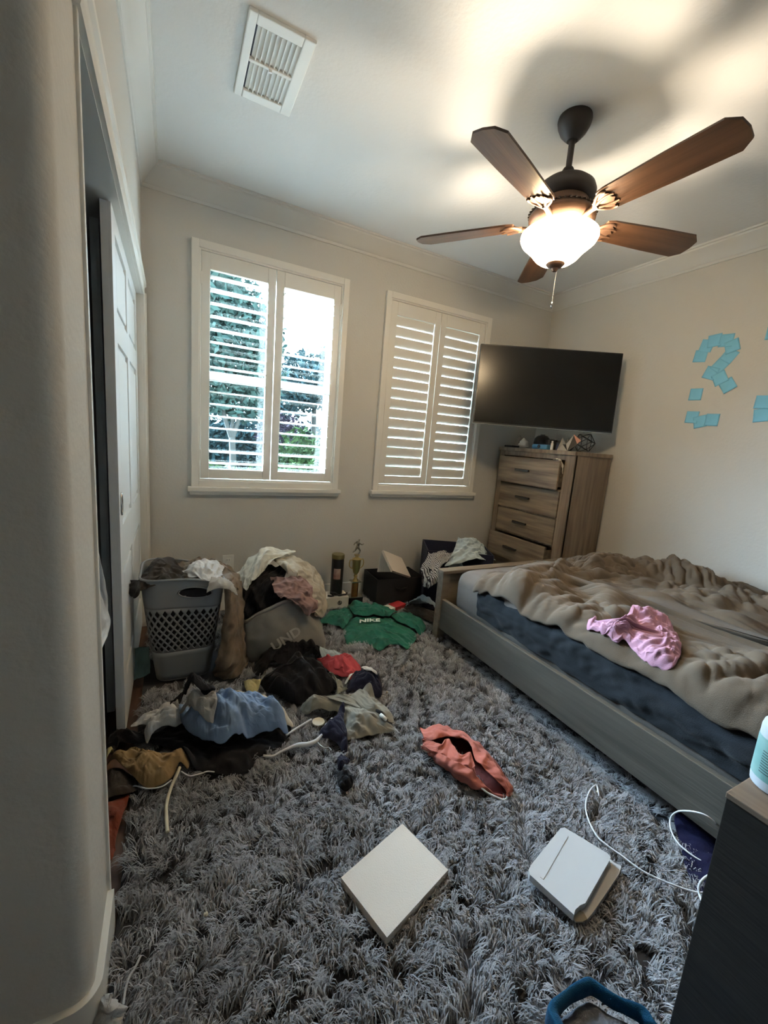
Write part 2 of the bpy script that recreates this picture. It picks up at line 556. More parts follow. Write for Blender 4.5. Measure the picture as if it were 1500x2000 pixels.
# ------------------------------------------------------------------ closet sliding doors
def six_panel(name, y0, y1, z0, z1, xf, t, material):
    """slab with its face at x = xf looking +X"""
    root = empty(name, (xf - t / 2, y0, z0))
    root['kind'] = 'structure'
    off = Vector(root.location)
    m = MB()
    m.box((xf - t, y0, z0), (xf - 0.010, y1, z1), 0.001)
    wdt = y1 - y0
    st = 0.095; ms = 0.09
    rows = [(0.20, 0.66), (0.83, 1.50), (1.60, z1 - z0 - 0.11)]
    ys = [(y0 + st, y0 + (wdt - ms) / 2), (y0 + (wdt + ms) / 2, y1 - st)]
    # stiles and rails proud of the core
    m.box((xf - 0.011, y0, z0), (xf, y0 + st, z1), 0.0015)
    m.box((xf - 0.011, y1 - st, z0), (xf, y1, z1), 0.0015)
    m.box((xf - 0.011, ys[0][1], z0), (xf, ys[1][0], z1), 0.0015)
    zz = [0.0] + [v for r in rows for v in r] + [z1 - z0]
    for i in range(0, len(zz), 2):
        for (a, b) in ys:
            m.box((xf - 0.011, a, z0 + zz[i]), (xf, b, z0 + zz[i + 1]), 0.0015)
    body = m.build('door_slab', material)
    pm = MB()
    for (r0, r1) in rows:
        for (a, b) in ys:
            pm.box((xf - 0.012, a + 0.025, z0 + r0 + 0.025), (xf - 0.002, b - 0.025, z0 + r1 - 0.025), 0.007)
    pan = pm.build('door_panel', material)
    h = MB()
    pts = [(xf + 0.002, y0 + 0.06, z0 + 0.93 + 0.045 * math.sin(a)) if False else (xf + 0.0015, y0 + 0.055 + 0.020 * math.cos(a), z0 + 0.92 + 0.040 * math.sin(a)) for a in np.linspace(0, 2 * math.pi, 24, endpoint=False)]
    h.tube(pts, 0.004, 6, closed=True)
    hd = h.build('finger_pull', CHROME, smooth=True)
    for o in (body, pan, hd):
        o.parent = root
        o.matrix_parent_inverse = Matrix.Translation(-off)
    return root


six_panel('door_1', 1.735, 2.78, 0.025, 1.99, -0.172, 0.031, DOORW)
six_panel('door_2', 1.90, 2.79, 0.025, 1.99, -0.226, 0.028, DOORW)
struct(MB().box((-0.265, OP0, 1.995), (-0.16, OP1, 2.02)).build('trim_8', TRIM))

# ------------------------------------------------------------------ ceiling fan with lit bowl
def bowl_material():
    m = bpy.data.materials.new('frosted_glass_lit')
    m.use_nodes = True
    nt = m.node_tree
    nt.nodes.remove(nt.nodes['Principled BSDF'])
    tr = nt.nodes.new('ShaderNodeBsdfTransparent'); tr.inputs[0].default_value = (0.55, 0.48, 0.36, 1)
    em = nt.nodes.new('ShaderNodeEmission'); em.inputs[0].default_value = (1.0, 0.80, 0.52, 1); em.inputs[1].default_value = BOWL_GLOW
    tl = nt.nodes.new('ShaderNodeBsdfTranslucent'); tl.inputs[0].default_value = (0.9, 0.8, 0.62, 1)
    a = nt.nodes.new('ShaderNodeMixShader'); a.inputs[0].default_value = 0.72
    b = nt.nodes.new('ShaderNodeAddShader')
    nt.links.new(tr.outputs[0], a.inputs[1]); nt.links.new(tl.outputs[0], a.inputs[2])
    nt.links.new(a.outputs[0], b.inputs[0]); nt.links.new(em.outputs[0], b.inputs[1])
    nt.links.new(b.outputs[0], nt.nodes['Material Output'].inputs[0])
    return m


BOWLM = bowl_material()
fan = empty('ceiling_fan', (FAN[0], FAN[1], CEIL))
tag(fan, 'bronze five blade ceiling fan with a lit frosted glass bowl', 'ceiling fan')
# all heights relative to the ceiling
MB().lathe([(0.0, 0.0), (0.066, 0.0), (0.068, -0.012), (0.064, -0.03), (0.052, -0.055), (0.034, -0.075), (0.022, -0.086), (0, -0.086)], 36).build('canopy', BRONZED, fan, angle=35)
MB().lathe([(0.0, -0.08), (0.0125, -0.08), (0.0125, -0.23), (0, -0.23)], 16).build('downrod', BRONZED, fan, angle=40)
MB().lathe([(0, -0.185), (0.020, -0.188), (0.026, -0.20), (0.028, -0.222), (0.040, -0.230), (0.042, -0.240), (0, -0.240)], 24).build('rod_coupling', BRONZED, fan, angle=35)
MB().lathe([(0, -0.232), (0.060, -0.234), (0.094, -0.246), (0.116, -0.264), (0.124, -0.284), (0.122, -0.302), (0.110, -0.316), (0.102, -0.322), (0, -0.322)], 48).build('motor_housing', BRONZED, fan, angle=35)
MB().lathe([(0, -0.318), (0.100, -0.320), (0.102, -0.345), (0.106, -0.352), (0.130, -0.366), (0.136, -0.376), (0.136, -0.390), (0.124, -0.408), (0.106, -0.420), (0.086, -0.424), (0, -0.424)], 48).build('motor_band', BRONZE, fan, angle=35)
vm = MB()
for k in range(40):
    a = 2 * math.pi * k / 40
    vm.box((-0.0035, -0.0025, -0.024), (0.0035, 0.0035, 0.024), 0.001, mat=Matrix.Rotation(a, 4, 'Z') @ Matrix.Translation((0, 0, 0)) @ Matrix.Translation((0.1185, 0, -0.3575)) @ Matrix.Rotation(math.radians(-68), 4, 'Y') @ Matrix.Rotation(math.pi / 2, 4, 'Z'))
vm.build('vent_ring', BRONZED, fan)
bz = -0.392
for k in range(5):
    ang = math.radians(-16.5 + 72 * k)
    R = Matrix.Rotation(ang, 4, 'Z')
    pitch = Matrix.Translation((0, 0, bz)) @ Matrix.Rotation(math.radians(-12), 4, 'X')
    b = MB()
    prof = []
    L0, L1 = 0.195, 0.655
    # blade outline, clipped corners at the tip
    poly_b = [(L0, -0.050), (L0 + 0.03, -0.058), (0.45, -0.068), (L1 - 0.035, -0.071), (L1, -0.042), (L1 + 0.006, 0.0), (L1, 0.042), (L1 - 0.035, 0.071), (0.45, 0.068), (L0 + 0.03, 0.058), (L0, 0.050), (L0 - 0.006, 0.0)]
    b.prism(poly_b, -0.004, 0.004, 2)
    b.v = [tuple(pitch @ Vector(v)) for v in b.v]
    o = b.build('blade', BLADE, fan)
    o.rotation_euler = (0, 0, ang)
    # scrolled blade iron
    ir = MB()
    ir.tube([(0.085, 0, bz - 0.006), (0.115, 0.0, bz - 0.020), (0.150, 0, bz - 0.012), (0.175, 0, bz - 0.010)], [0.013, 0.012, 0.011, 0.012], 10)
    for s_ in (-1, 1):
        for (r0, r1, w0) in ((0.165, 0.235, 0.048), (0.165, 0.255, 0.022)):
            pts = [(0.160 + (r1 - 0.160) * u, s_ * w0 * math.sin(u * math.pi * 0.62), -0.012 + 0.004 * math.sin(u * 3.1)) for u in np.linspace(0, 1, 10)]
            q = MB(); q.tube(pts, [0.0085 - 0.0045 * u for u in np.linspace(0, 1, 10)], 8)
            ir.add([pitch @ Vector(v) for v in q.v], q.f)
    q = MB()
    scal = [(0.165, 0.014)]
    edge = []
    for u in np.linspace(-1, 1, 15):
        edge.append((0.222 + 0.020 * math.cos(u * math.pi / 2) + 0.006 * math.cos(u * math.pi * 4), u * 0.050))
    q.prism([(0.160, -0.016)] + edge + [(0.160, 0.016)], -0.010, -0.003, 2)
    ir.add([pitch @ Vector(v) for v in q.v], q.f)
    o2 = ir.build('blade_iron', BRONZE, fan, angle=45)
    o2.rotation_euler = (0, 0, ang)
MB().lathe([(0, -0.424), (0.070, -0.424), (0.076, -0.432), (0.070, -0.446), (0.066, -0.456), (0.03, -0.460), (0, -0.460)], 40).build('light_fitter', BRONZE, fan, angle=35)
bp = [(0.150, -0.440), (0.158, -0.447), (0.160, -0.460), (0.152, -0.476), (0.134, -0.492), (0.116, -0.508), (0.102, -0.524), (0.088, -0.540), (0.070, -0.553), (0.045, -0.560), (0.018, -0.562)]
MB().lathe(bp, 48).build('light_bowl', BOWLM, fan, smooth=True)
MB().lathe([(0, -0.553), (0.036, -0.555), (0.040, -0.563), (0.030, -0.574), (0.016, -0.580), (0.012, -0.588), (0.008, -0.592), (0, -0.593)], 24).build('finial', BRONZE, fan, angle=35)
pc = MB()
for k in range(26):
    z = -0.590 - k * 0.0048
    pc.lathe([(0, z + 0.0022), (0.0019, z), (0, z - 0.0022)], 6, center=(0.012, 0.0, 0))
pc.lathe([(0, -0.714), (0.004, -0.716), (0.005, -0.730), (0.003, -0.742), (0, -0.743)], 8, center=(0.012, 0, 0))
pc.build('pull_chain', CHROME, fan, smooth=True)
for k in range(3):
    a = 2 * math.pi * k / 3 + 0.4
    d = add_light('fan_bulb', 'POINT', (FAN[0] + 0.078 * math.cos(a), FAN[1] + 0.078 * math.sin(a), CEIL - 0.497), LAMP_WATTS, (1.0, 0.84, 0.63))
    d.data.shadow_soft_size = 0.022

# ------------------------------------------------------------------ ceiling vent
vent = empty('ceiling_vent', (0.345, 1.90, CEIL))
tag(vent, 'white ceiling air vent with two banks of curved louvers', 'vent')
m = MB()
def vbox(m, x0, x1, y0, y1, z0, z1, bev=0.0):
    m.box((x0 - 0.345, y0 - 1.90, z0), (x1 - 0.345, y1 - 1.90, z1), bev)
vbox(m, 0.235, 0.265, 1.70, 2.10, -0.012, 0, 0.004)
vbox(m, 0.425, 0.468, 1.70, 2.10, -0.012, 0, 0.004)
vbox(m, 0.265, 0.425, 1.70, 1.745, -0.012, 0, 0.004)
vbox(m, 0.265, 0.425, 2.055, 2.10, -0.012, 0, 0.004)
vbox(m, 0.265, 0.425, 1.893, 1.907, -0.012, 0, 0.002)
m.build('vent_frame', WHITEP, vent)
m = MB()
vbox(m, 0.262, 0.428, 1.742, 2.058, -0.0015, -0.0005)
m.build('duct_shade', DARKIN, vent)  # dark sheet painted as the shade inside the duct
m = MB()
for k in range(9):
    x = 0.272 + k * 0.0175
    for (a, b) in ((1.747, 1.892), (1.908, 2.053)):
        pts = [(x - 0.345 + 0.0135 * math.sin(t), -0.002 - 0.009 * (1 - math.cos(t)) / 1.0) for t in np.linspace(0, 1.5, 6)]
        poly_v = pts + [(p[0] + 0.0025, p[1]) for p in reversed(pts)]
        m.prism(poly_v, a - 1.90, b - 1.90, 1)
m.build('vent_louvers', WHITEP, vent, angle=60)
MB().box((-0.006, -0.004, -0.022), (0.006, 0.004, -0.010), 0.001).build('damper_lever', WHITEP, vent)

# ------------------------------------------------------------------ television on a corner arm
tv = empty('television', (2.4725, 2.29, 1.735), math.atan2(-0.52, 0.895))
tag(tv, 'large black flat television mounted across the corner above the dresser', 'television')
tvw, tvh = 1.032, 0.580
tl_ = math.radians(3)
TM = Matrix.Rotation(-tl_, 4, 'X')
MB().box((-tvw / 2, 0.000, -tvh / 2), (tvw / 2, 0.030, tvh / 2), 0.004, mat=TM).box((-0.33, 0.03, -0.2), (0.33, 0.062, 0.12), 0.015, mat=TM).build('cabinet', BLACKP, tv)
MB().box((-tvw / 2 + 0.008, -0.0025, -tvh / 2 + 0.016), (tvw / 2 - 0.008, 0.001, tvh / 2 - 0.008), mat=TM).build('screen', SCREEN, tv)
MB().box((-tvw / 2, -0.004, -tvh / 2), (tvw / 2, 0.0, -tvh / 2 + 0.004), mat=TM).build('lower_edge_strip', CHROME, tv)
m = MB()
m.box((-0.12, 0.06, -0.12), (0.12, 0.085, 0.12), 0.004)
m.tube([(0, 0.08, 0), (0.10, 0.22, 0), (0.02, 0.36, 0)], 0.02, 8)
m.box((-0.06, 0.345, -0.12), (0.10, 0.375, 0.12), 0.004)
m.build('wall_arm', BLACKM, tv)

# ------------------------------------------------------------------ chest of drawers
DX0, DX1, DY0, DY1, DH = 2.63, 3.045, 2.08, 2.87, 1.295
dr = empty('chest_of_drawers', (DX0, DY0, 0))
tag(dr, 'tall weathered oak chest of drawers with its top drawer ajar', 'dresser')
def local(m, root):
    l = Vector(root.location)
    m.v = [tuple(Vector(v) - l) for v in m.v]
    return m
m = MB()
m.box((DX0 - 0.012, DY0 - 0.008, DH - 0.03), (DX1, DY1, DH), 0.003)
m.box((DX0 + 0.012, DY0, 0.02), (DX1, DY0 + 0.02, DH - 0.03), 0.001)
m.box((DX0 + 0.012, DY1 - 0.02, 0.02), (DX1, DY1, DH - 0.03), 0.001)
m.box((DX1 - 0.01, DY0 + 0.02, 0.02), (DX1, DY1 - 0.02, DH - 0.03))
m.box((DX0, DY0, 0.0), (DX0 + 0.03, DY0 + 0.082, DH - 0.03), 0.002)
m.box((DX0, DY1 - 0.06, 0.0), (DX0 + 0.03, DY1, DH - 0.03), 0.002)
m.box((DX0 + 0.004, DY0 + 0.082, 1.225), (DX0 + 0.03, DY1 - 0.06, DH - 0.03), 0.001)
for zz in (0.10, 0.335, 0.555, 0.770, 0.990):
    m.box((DX0 + 0.010, DY0 + 0.08, zz - 0.008), (DX0 + 0.03, DY1 - 0.06, zz + 0.008), 0.001)
m.box((DX0 + 0.03, DY0 + 0.02, 0.02), (DX1 - 0.01, DY1 - 0.02, 0.05))
local(m, dr).build('carcass', OAK_V, dr)
rows = [(0.998, 1.218, 0.052), (0.778, 0.984, 0.008), (0.563, 0.764, 0.004), (0.345, 0.548, 0.075), (0.11, 0.325, 0.003)]
for (z0, z1, pull) in rows:
    x = DX0 + 0.002 - pull
    y0, y1 = DY0 + 0.088, DY1 - 0.066
    m = MB()
    m.box((x, y0, z0), (x + 0.018, y1, z1), 0.002)
    m.box((x + 0.018, y0 + 0.012, z0 + 0.02), (x + 0.30, y0 + 0.024, z1 - 0.03))
    m.box((x + 0.018, y1 - 0.024, z0 + 0.02), (x + 0.30, y1 - 0.012, z1 - 0.03))
    m.box((x + 0.018, y0 + 0.024, z0 + 0.02), (x + 0.30, y1 - 0.024, z0 + 0.028))
    d = local(m, dr).build('drawer', OAK_H, dr)
    m = MB()
    yc, zc = (y0 + y1) / 2 + 0.03, (z0 + z1) / 2 + 0.005
    m.box((x - 0.026, yc - 0.075, zc - 0.009), (x - 0.014, yc + 0.075, zc + 0.009), 0.003)
    m.box((x - 0.016, yc - 0.066, zc - 0.006), (x + 0.001, yc - 0.054, zc + 0.006), 0.001)
    m.box((x - 0.016, yc + 0.054, zc - 0.006), (x + 0.001, yc + 0.066, zc + 0.006), 0.001)
    h = local(m, dr).build('handle', BLACKM, d)

# ------------------------------------------------------------------ blue paper notes on the right wall
NOTES = [  # (y, z, rotation, label)
    (1.600, 1.965, 6, 'blue sticky note ending the left hook of the wall question mark'),
    (1.575, 2.025, 12, 'blue sticky note at the upper left bend of the question mark'),
    (1.535, 2.050, -4, 'blue sticky note topping the question mark on the right wall'),
    (1.470, 2.040, 4, 'blue sticky note at the top right of the question mark'),
    (1.432, 2.000, -18, 'blue sticky note on the outer right bulge of the question mark'),
    (1.438, 1.945, 32, 'blue sticky note below the right bulge of the question mark'),
    (1.478, 1.890, 38, 'blue sticky note halfway down the slanting stroke of the question mark'),
    (1.520, 1.850, 20, 'blue sticky note at the inner foot of the slanting stroke'),
    (1.463, 1.812, -28, 'blue sticky note sloping down from the slanting stroke'),
    (1.412, 1.765, -34, 'blue sticky note at the lowest right end of the question mark'),
    (1.583, 1.722, 2, 'single blue sticky note left alone under the question mark'),
    (1.578, 1.575, 3, 'blue sticky note at the left end of the short bottom row'),
    (1.525, 1.545, -14, 'blue sticky note in the middle of the short bottom row'),
    (1.458, 1.556, 2, 'blue sticky note at the right end of the short bottom row'),
    (1.218, 1.655, 3, 'upper of two blue sticky notes overlapping by the frame edge'),
    (1.212, 1.580, -6, 'lower of two blue sticky notes overlapping by the frame edge'),
    (1.238, 2.045, 2, 'blue sticky note alone high by the right frame edge'),
]
for i, (y, z, rz, lab) in enumerate(NOTES):
    n = 8
    vs = []; fs = []
    s = 0.076
    for a in range(n + 1):
        for b in range(n + 1):
            u, v = a / n - 0.5, b / n - 0.5
            lift = 0.0012 + 0.010 * max(0, 0.5 - (v + 0.5)) ** 2 * (0.6 + 0.4 * math.sin(i * 1.7)) + i % 5 * 0.0005
            vs.append((-lift, u * s, v * s))
    for a in range(n):
        for b in range(n):
            k = a * (n + 1) + b
            fs.append((k, k + 1, k + n + 2, k + n + 1))
    me = mesh_np('sticky_note', vs, fs)
    o = link_mesh('sticky_note', me, STICKY)
    o.location = (ROOM_R, y, z)
    o.rotation_euler = (math.radians(rz), 0, 0)
    md = o.modifiers.new('thick', 'SOLIDIFY'); md.thickness = 0.0004
    tag(o, lab, 'sticky note', 'blue notes stuck to the right wall')

# ------------------------------------------------------------------ outlets
def outlet(x, z, m_, label, duplex=True):
    r = empty('wall_outlet', (x, ROOM_B, z))
    tag(r, label, 'outlet')
    MB().box((-0.037, -0.006, -0.058), (0.037, 0, 0.058), 0.004).build('cover_plate', m_, r)
    if duplex:
        for s_ in (-1, 1):
            q = MB()
            q.box((-0.017, -0.009, s_ * 0.021 - 0.015), (0.017, -0.005, s_ * 0.021 + 0.015), 0.004)
            rc = q.build('receptacle', m_, r)
            q = MB()
            for dx in (-0.007, 0.007):
                q.box((dx - 0.0012, -0.0095, s_ * 0.021 - 0.002), (dx + 0.0012, -0.0088, s_ * 0.021 + 0.008))
            q.lathe([(0, 0), (0.0025, 0), (0.0025, 0.001), (0, 0.001)], 8, center=(0, 0, 0))
            q.build('slots', DARKTXT, rc)
outlet(0.337, 0.345, WHITEP, 'white wall outlet under the open window above the laundry')
outlet(2.045, 0.325, CREAM, 'cream wall plate low on the wall beside the navy bin', False)

# ------------------------------------------------------------------ bed
BX0, BX1, BY0, BY1 = 1.515, 3.03, 0.02, 2.03
bed = empty('bed_frame', (BX0, BY1, 0))
tag(bed, 'grey brown wooden bed frame with low footboard and side rail', 'bed')
m = MB()
m.box((BX0 - 0.01, BY1 - 0.02, 0.0), (BX0 + 0.045, BY1 + 0.034, 0.465), 0.003)
m.box((BX0 + 0.045, BY1 - 0.005, 0.06), (BX1 - 0.045, BY1 + 0.028, 0.465), 0.002)
m.box((BX1 - 0.045, BY1 - 0.02, 0.0), (BX1 + 0.01, BY1 + 0.034, 0.465), 0.003)
local(m, bed).build('footboard', BEDW_X, bed)
m = MB(); m.box((BX0 - 0.016, BY1 - 0.028, 0.465), (BX1 + 0.014, BY1 + 0.040, 0.488), 0.004)
local(m, bed).build('footboard_cap', BEDW_X, bed)
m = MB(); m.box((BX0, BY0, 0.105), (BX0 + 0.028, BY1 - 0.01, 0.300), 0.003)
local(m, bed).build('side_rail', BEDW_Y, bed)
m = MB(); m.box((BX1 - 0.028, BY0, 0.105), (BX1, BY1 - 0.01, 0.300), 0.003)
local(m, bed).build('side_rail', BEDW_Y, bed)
m = MB()
for k in range(10):
    y = BY0 + 0.1 + k * 0.2
    m.box((BX0 + 0.03, y, 0.20), (BX1 - 0.03, y + 0.07, 0.22))
local(m, bed).build('slats', BEDW_X, bed)
m = MB()
m.box((BX0, BY0 - 0.06, 0), (BX1, BY0, 0.95), 0.004)
local(m, bed).build('headboard', BEDW_X, bed)

# ------------------------------------------------------------------ nightstand beside the camera
NS = (0.925, 1.42, -0.20, 0.287, 0.655)
ns = empty('nightstand', (NS[0], NS[3], 0))
tag(ns, 'dark wooden nightstand in the foreground beside the bed', 'nightstand')
m = MB()
m.box((NS[0], NS[2], 0.0), (NS[0] + 0.02, NS[3], NS[4] - 0.012), 0.001)
m.box((NS[1] - 0.02, NS[2], 0.0), (NS[1], NS[3], NS[4] - 0.012), 0.001)
m.box((NS[0] + 0.02, NS[3] - 0.02, 0.0), (NS[1] - 0.02, NS[3], NS[4] - 0.012), 0.001)
m.box((NS[0] + 0.02, NS[2], 0.04), (NS[1] - 0.02, NS[3] - 0.02, 0.06))
m.box((NS[0] + 0.02, NS[2], 0.34), (NS[1] - 0.02, NS[3] - 0.02, 0.36))
local(m, ns).build('carcass', NSTAND, ns)
m = MB(); m.box((NS[0] - 0.002, NS[2] - 0.002, NS[4] - 0.012), (NS[1] + 0.002, NS[3] + 0.002, NS[4]), 0.002)
local(m, ns).build('top', NTOP, ns)
for z0, z1 in ((0.07, 0.335), (0.365, 0.635)):
    m = MB(); m.box((NS[0] + 0.025, NS[2] - 0.018, z0), (NS[1] - 0.025, NS[2] - 0.001, z1), 0.002)
    d = local(m, ns).build('drawer', NSTAND, ns)
    m = MB(); m.box((NS[0] + 0.18, NS[2] - 0.04, (z0 + z1) / 2 - 0.006), (NS[1] - 0.18, NS[2] - 0.018, (z0 + z1) / 2 + 0.006), 0.003)
    local(m, ns).build('handle', BLACKM, d)

# ------------------------------------------------------------------ bottle on the nightstand
BOT = (1.030, 0.252, NS[4])
bt = empty('bottle', BOT)
tag(bt, 'white plastic bottle with teal label and navy cap on the nightstand', 'bottle')
WB = mat('white_bottle_plastic', (0.50, 0.53, 0.56), rough=0.3)
LBL = mat('teal_label', (0.17, 0.34, 0.32), rough=0.4, color2=(0.28, 0.44, 0.41), vscale=18)
NAVYP = mat('navy_plastic', (0.015, 0.018, 0.10), rough=0.35)
MB().lathe([(0, 0), (0.036, 0), (0.041, 0.004), (0.042, 0.012), (0.042, 0.118), (0.040, 0.128), (0.034, 0.137), (0.027, 0.141), (0.026, 0.150), (0, 0.150)], 48).build('bottle_body', WB, bt, angle=35)
MB().lathe([(0, 0.144), (0.0285, 0.144), (0.0295, 0.147), (0.0295, 0.178), (0.027, 0.182), (0, 0.182)], 48).build('cap', NAVYP, bt, angle=35)
m = MB()
rl = 0.0426
angs = np.linspace(math.radians(95), math.radians(330), 48)
vs = []
for z in (0.022, 0.102):
    vs += [(rl * math.cos(a), rl * math.sin(a), z) for a in angs]
m.add(vs, [(i, i + 1, 48 + i + 1, 48 + i) for i in range(47)])
lb = m.build('label', LBL, bt, smooth=True)
m = MB()
def patch(a0, a1, z0, z1, r):
    aa = np.linspace(math.radians(a0), math.radians(a1), 10)
    vs = [(r * math.cos(a), r * math.sin(a), z0) for a in aa] + [(r * math.cos(a), r * math.sin(a), z1) for a in aa]
    m.add(vs, [(i, i + 1, 10 + i + 1, 10 + i) for i in range(9)])
patch(180, 196, 0.086, 0.102, 0.0430)
m.build('navy_square', NAVYP, lb)
m = MB()
for k in range(9):
    patch(150, 150 + 60 + 18 * math.sin(k * 2.3), 0.036 + k * 0.0052, 0.0374 + k * 0.0052, 0.0430)
m.build('small_print', MATS['dark_print'], lb)
# ------------------------------------------------------------------ cloth: a height map of what already lies there + a small position based solver
HX0, HY0, HRES = -0.45, -0.35, 0.01
HNX, HNY = 356, 330
HG = np.full((HNY, HNX), RUG)


def h_sample(G, x, y):
    u = np.clip((x - HX0) / HRES, 0, HNX - 1.001); v = np.clip((y - HY0) / HRES, 0, HNY - 1.001)
    i = u.astype(int); j = v.astype(int); fu = u - i; fv = v - j
    return (G[j, i] * (1 - fu) + G[j, i + 1] * fu) * (1 - fv) + (G[j + 1, i] * (1 - fu) + G[j + 1, i + 1] * fu) * fv


def h_splat(G, x, y, z):
    i = np.clip(np.rint((x - HX0) / HRES).astype(int), 0, HNX - 1); j = np.clip(np.rint((y - HY0) / HRES).astype(int), 0, HNY - 1)
    np.maximum.at(G, (j.ravel(), i.ravel()), z.ravel())


def h_box(x0, x1, y0, y1, z):
    i0, i1 = int((x0 - HX0) / HRES), int((x1 - HX0) / HRES) + 1
    j0, j1 = int((y0 - HY0) / HRES), int((y1 - HY0) / HRES) + 1
    HG[j0:j1, i0:i1] = np.maximum(HG[j0:j1, i0:i1], z)


def blur(G, k=1):
    for _ in range(k):
        P = np.pad(G, 1, mode='edge')
        G = (P[:-2, 1:-1] + P[2:, 1:-1] + P[1:-1, :-2] + P[1:-1, 2:] + 2 * G) / 6
    return G


def disk_map(n):
    a, b = np.meshgrid(np.linspace(-1, 1, n), np.linspace(-1, 1, n))
    r = np.where(np.abs(a) > np.abs(b), np.abs(a), np.abs(b))
    phi = np.arctan2(b, a)
    # concentric map: equal spacing of boundary by perimeter of the square
    with np.errstate(divide='ignore', invalid='ignore'):
        p1 = np.where(np.abs(a) > np.abs(b), (np.pi / 4) * np.nan_to_num(b / a), np.pi / 2 - (np.pi / 4) * np.nan_to_num(a / b))
    p1 = np.where(np.where(np.abs(a) > np.abs(b), a, b) < 0, p1 + np.pi, p1)
    return r, np.mod(p1, 2 * np.pi)


def outline_grid(outline, n, spine=None):
    r, th = disk_map(n)
    B = catmull(np.asarray(outline, float)[:, :2], 720, closed=True)
    k = th / (2 * np.pi) * 720
    i = k.astype(int) % 720; f = (k - np.floor(k))[..., None]
    Bd = B[i] * (1 - f) + B[(i + 1) % 720] * f
    if spine is None:
        C = np.broadcast_to(B.mean(0), Bd.shape)
    else:
        S = catmull(np.asarray(spine, float)[:, :2], 40)
        d = ((B[:, None, :] - S[None]) ** 2).sum(-1)
        near = S[d.argmin(1)]
        for _ in range(30):
            near = (np.roll(near, 1, 0) + near + np.roll(near, -1, 0)) / 3
        C = near[i] * (1 - f) + near[(i + 1) % 720] * f
    return C + r[..., None] * (Bd - C), r


def relax(X, rest, steps, G, anchor, aw, lift=0.003, g=0.0035, iters=7, slip=0.55, xmin=None):
    """X (n,m,3) positions; rest = list of (slice a, slice b, length, stiffness)"""
    V = np.zeros_like(X)
    for st in range(steps):
        V *= 0.86
        V[..., 2] -= g
        X0 = X.copy()
        X = X + V
        for _ in range(iters):
            for (sa, sb, L, k) in rest:
                d = X[sb] - X[sa]
                l = np.sqrt((d * d).sum(-1)) + 1e-9
                c = d * (((l - L) / l) * 0.5 * k)[..., None]
                X[sa] += c; X[sb] -= c
            X[..., :2] += (anchor - X[..., :2]) * aw[..., None]
            if xmin is not None:
                X[..., 0] = np.maximum(X[..., 0], xmin)
            zf = h_sample(G, X[..., 0], X[..., 1]) + lift
            hit = X[..., 2] < zf
            X[..., 2] = np.where(hit, zf, X[..., 2])
            X[..., :2] = np.where(hit[..., None], X[..., :2] * (1 - slip * .5) + X0[..., :2] * slip * .5, X[..., :2])
        V = X - X0
        m = np.sqrt((V * V).sum(-1, keepdims=True)) + 1e-9
        V *= np.minimum(1, 0.02 / m)
    return X


def cloth_rest(P, ex):
    s = np.s_
    out = []
    for (sa, sb, k, e) in (
            (s[:, :-1], s[:, 1:], 0.48, ex), (s[:-1, :], s[1:, :], 0.48, ex),
            (s[:-1, :-1], s[1:, 1:], 0.30, ex), (s[1:, :-1], s[:-1, 1:], 0.30, ex),
            (s[:, :-2], s[:, 2:], 0.10, ex * .99), (s[:-2, :], s[2:, :], 0.10, ex * .99)):
        d = P[sb] - P[sa]
        out.append((sa, sb, np.sqrt((d * d).sum(-1)) * e, k))
    return out


def upsample(A, k):
    n, m = A.shape[:2]
    u = np.linspace(0, n - 1, (n - 1) * k + 1); v = np.linspace(0, m - 1, (m - 1) * k + 1)
    i = np.minimum(u.astype(int), n - 2); fu = (u - i)[:, None, None]
    A1 = A[i] * (1 - fu) + A[i + 1] * fu
    j = np.minimum(v.astype(int), m - 2); fv = (v - j)[None, :, None]
    return A1[:, j] * (1 - fv) + A1[:, j + 1] * fv


def grid_mesh(name, X, wrap=False):
    n, m = X.shape[:2]
    idx = np.arange(n * m).reshape(n, m)
    q = np.stack([idx[:-1, :-1], idx[:-1, 1:], idx[1:, 1:], idx[1:, :-1]], -1).reshape(-1, 4)
    if wrap:
        w = np.stack([idx[:-1, -1], idx[:-1, 0], idx[1:, 0], idx[1:, -1]], -1).reshape(-1, 4)
        q = np.vstack([q, w])
    me = bpy.data.meshes.new(name)
    me.vertices.add(n * m)
    me.vertices.foreach_set('co', X.reshape(-1).astype(np.float32))
    me.loops.add(q.size)
    me.loops.foreach_set('vertex_index', q.reshape(-1).astype(np.int32))
    me.polygons.add(len(q))
    me.polygons.foreach_set('loop_start', np.arange(0, q.size, 4, dtype=np.int32))
    me.update(calc_edges=True)
    me.validate()
    return me


def cloth_object(name, X, material, parent=None, thick=0.004, sub=1, wrap=False):
    me = grid_mesh(name, X, wrap)
    o = link_mesh(name, me, material, parent)
    if thick:
        md = o.modifiers.new('thickness', 'SOLIDIFY'); md.thickness = thick; md.offset = 1.0
    if sub:
        md = o.modifiers.new('smooth', 'SUBSURF'); md.levels = sub; md.render_levels = sub
    return o


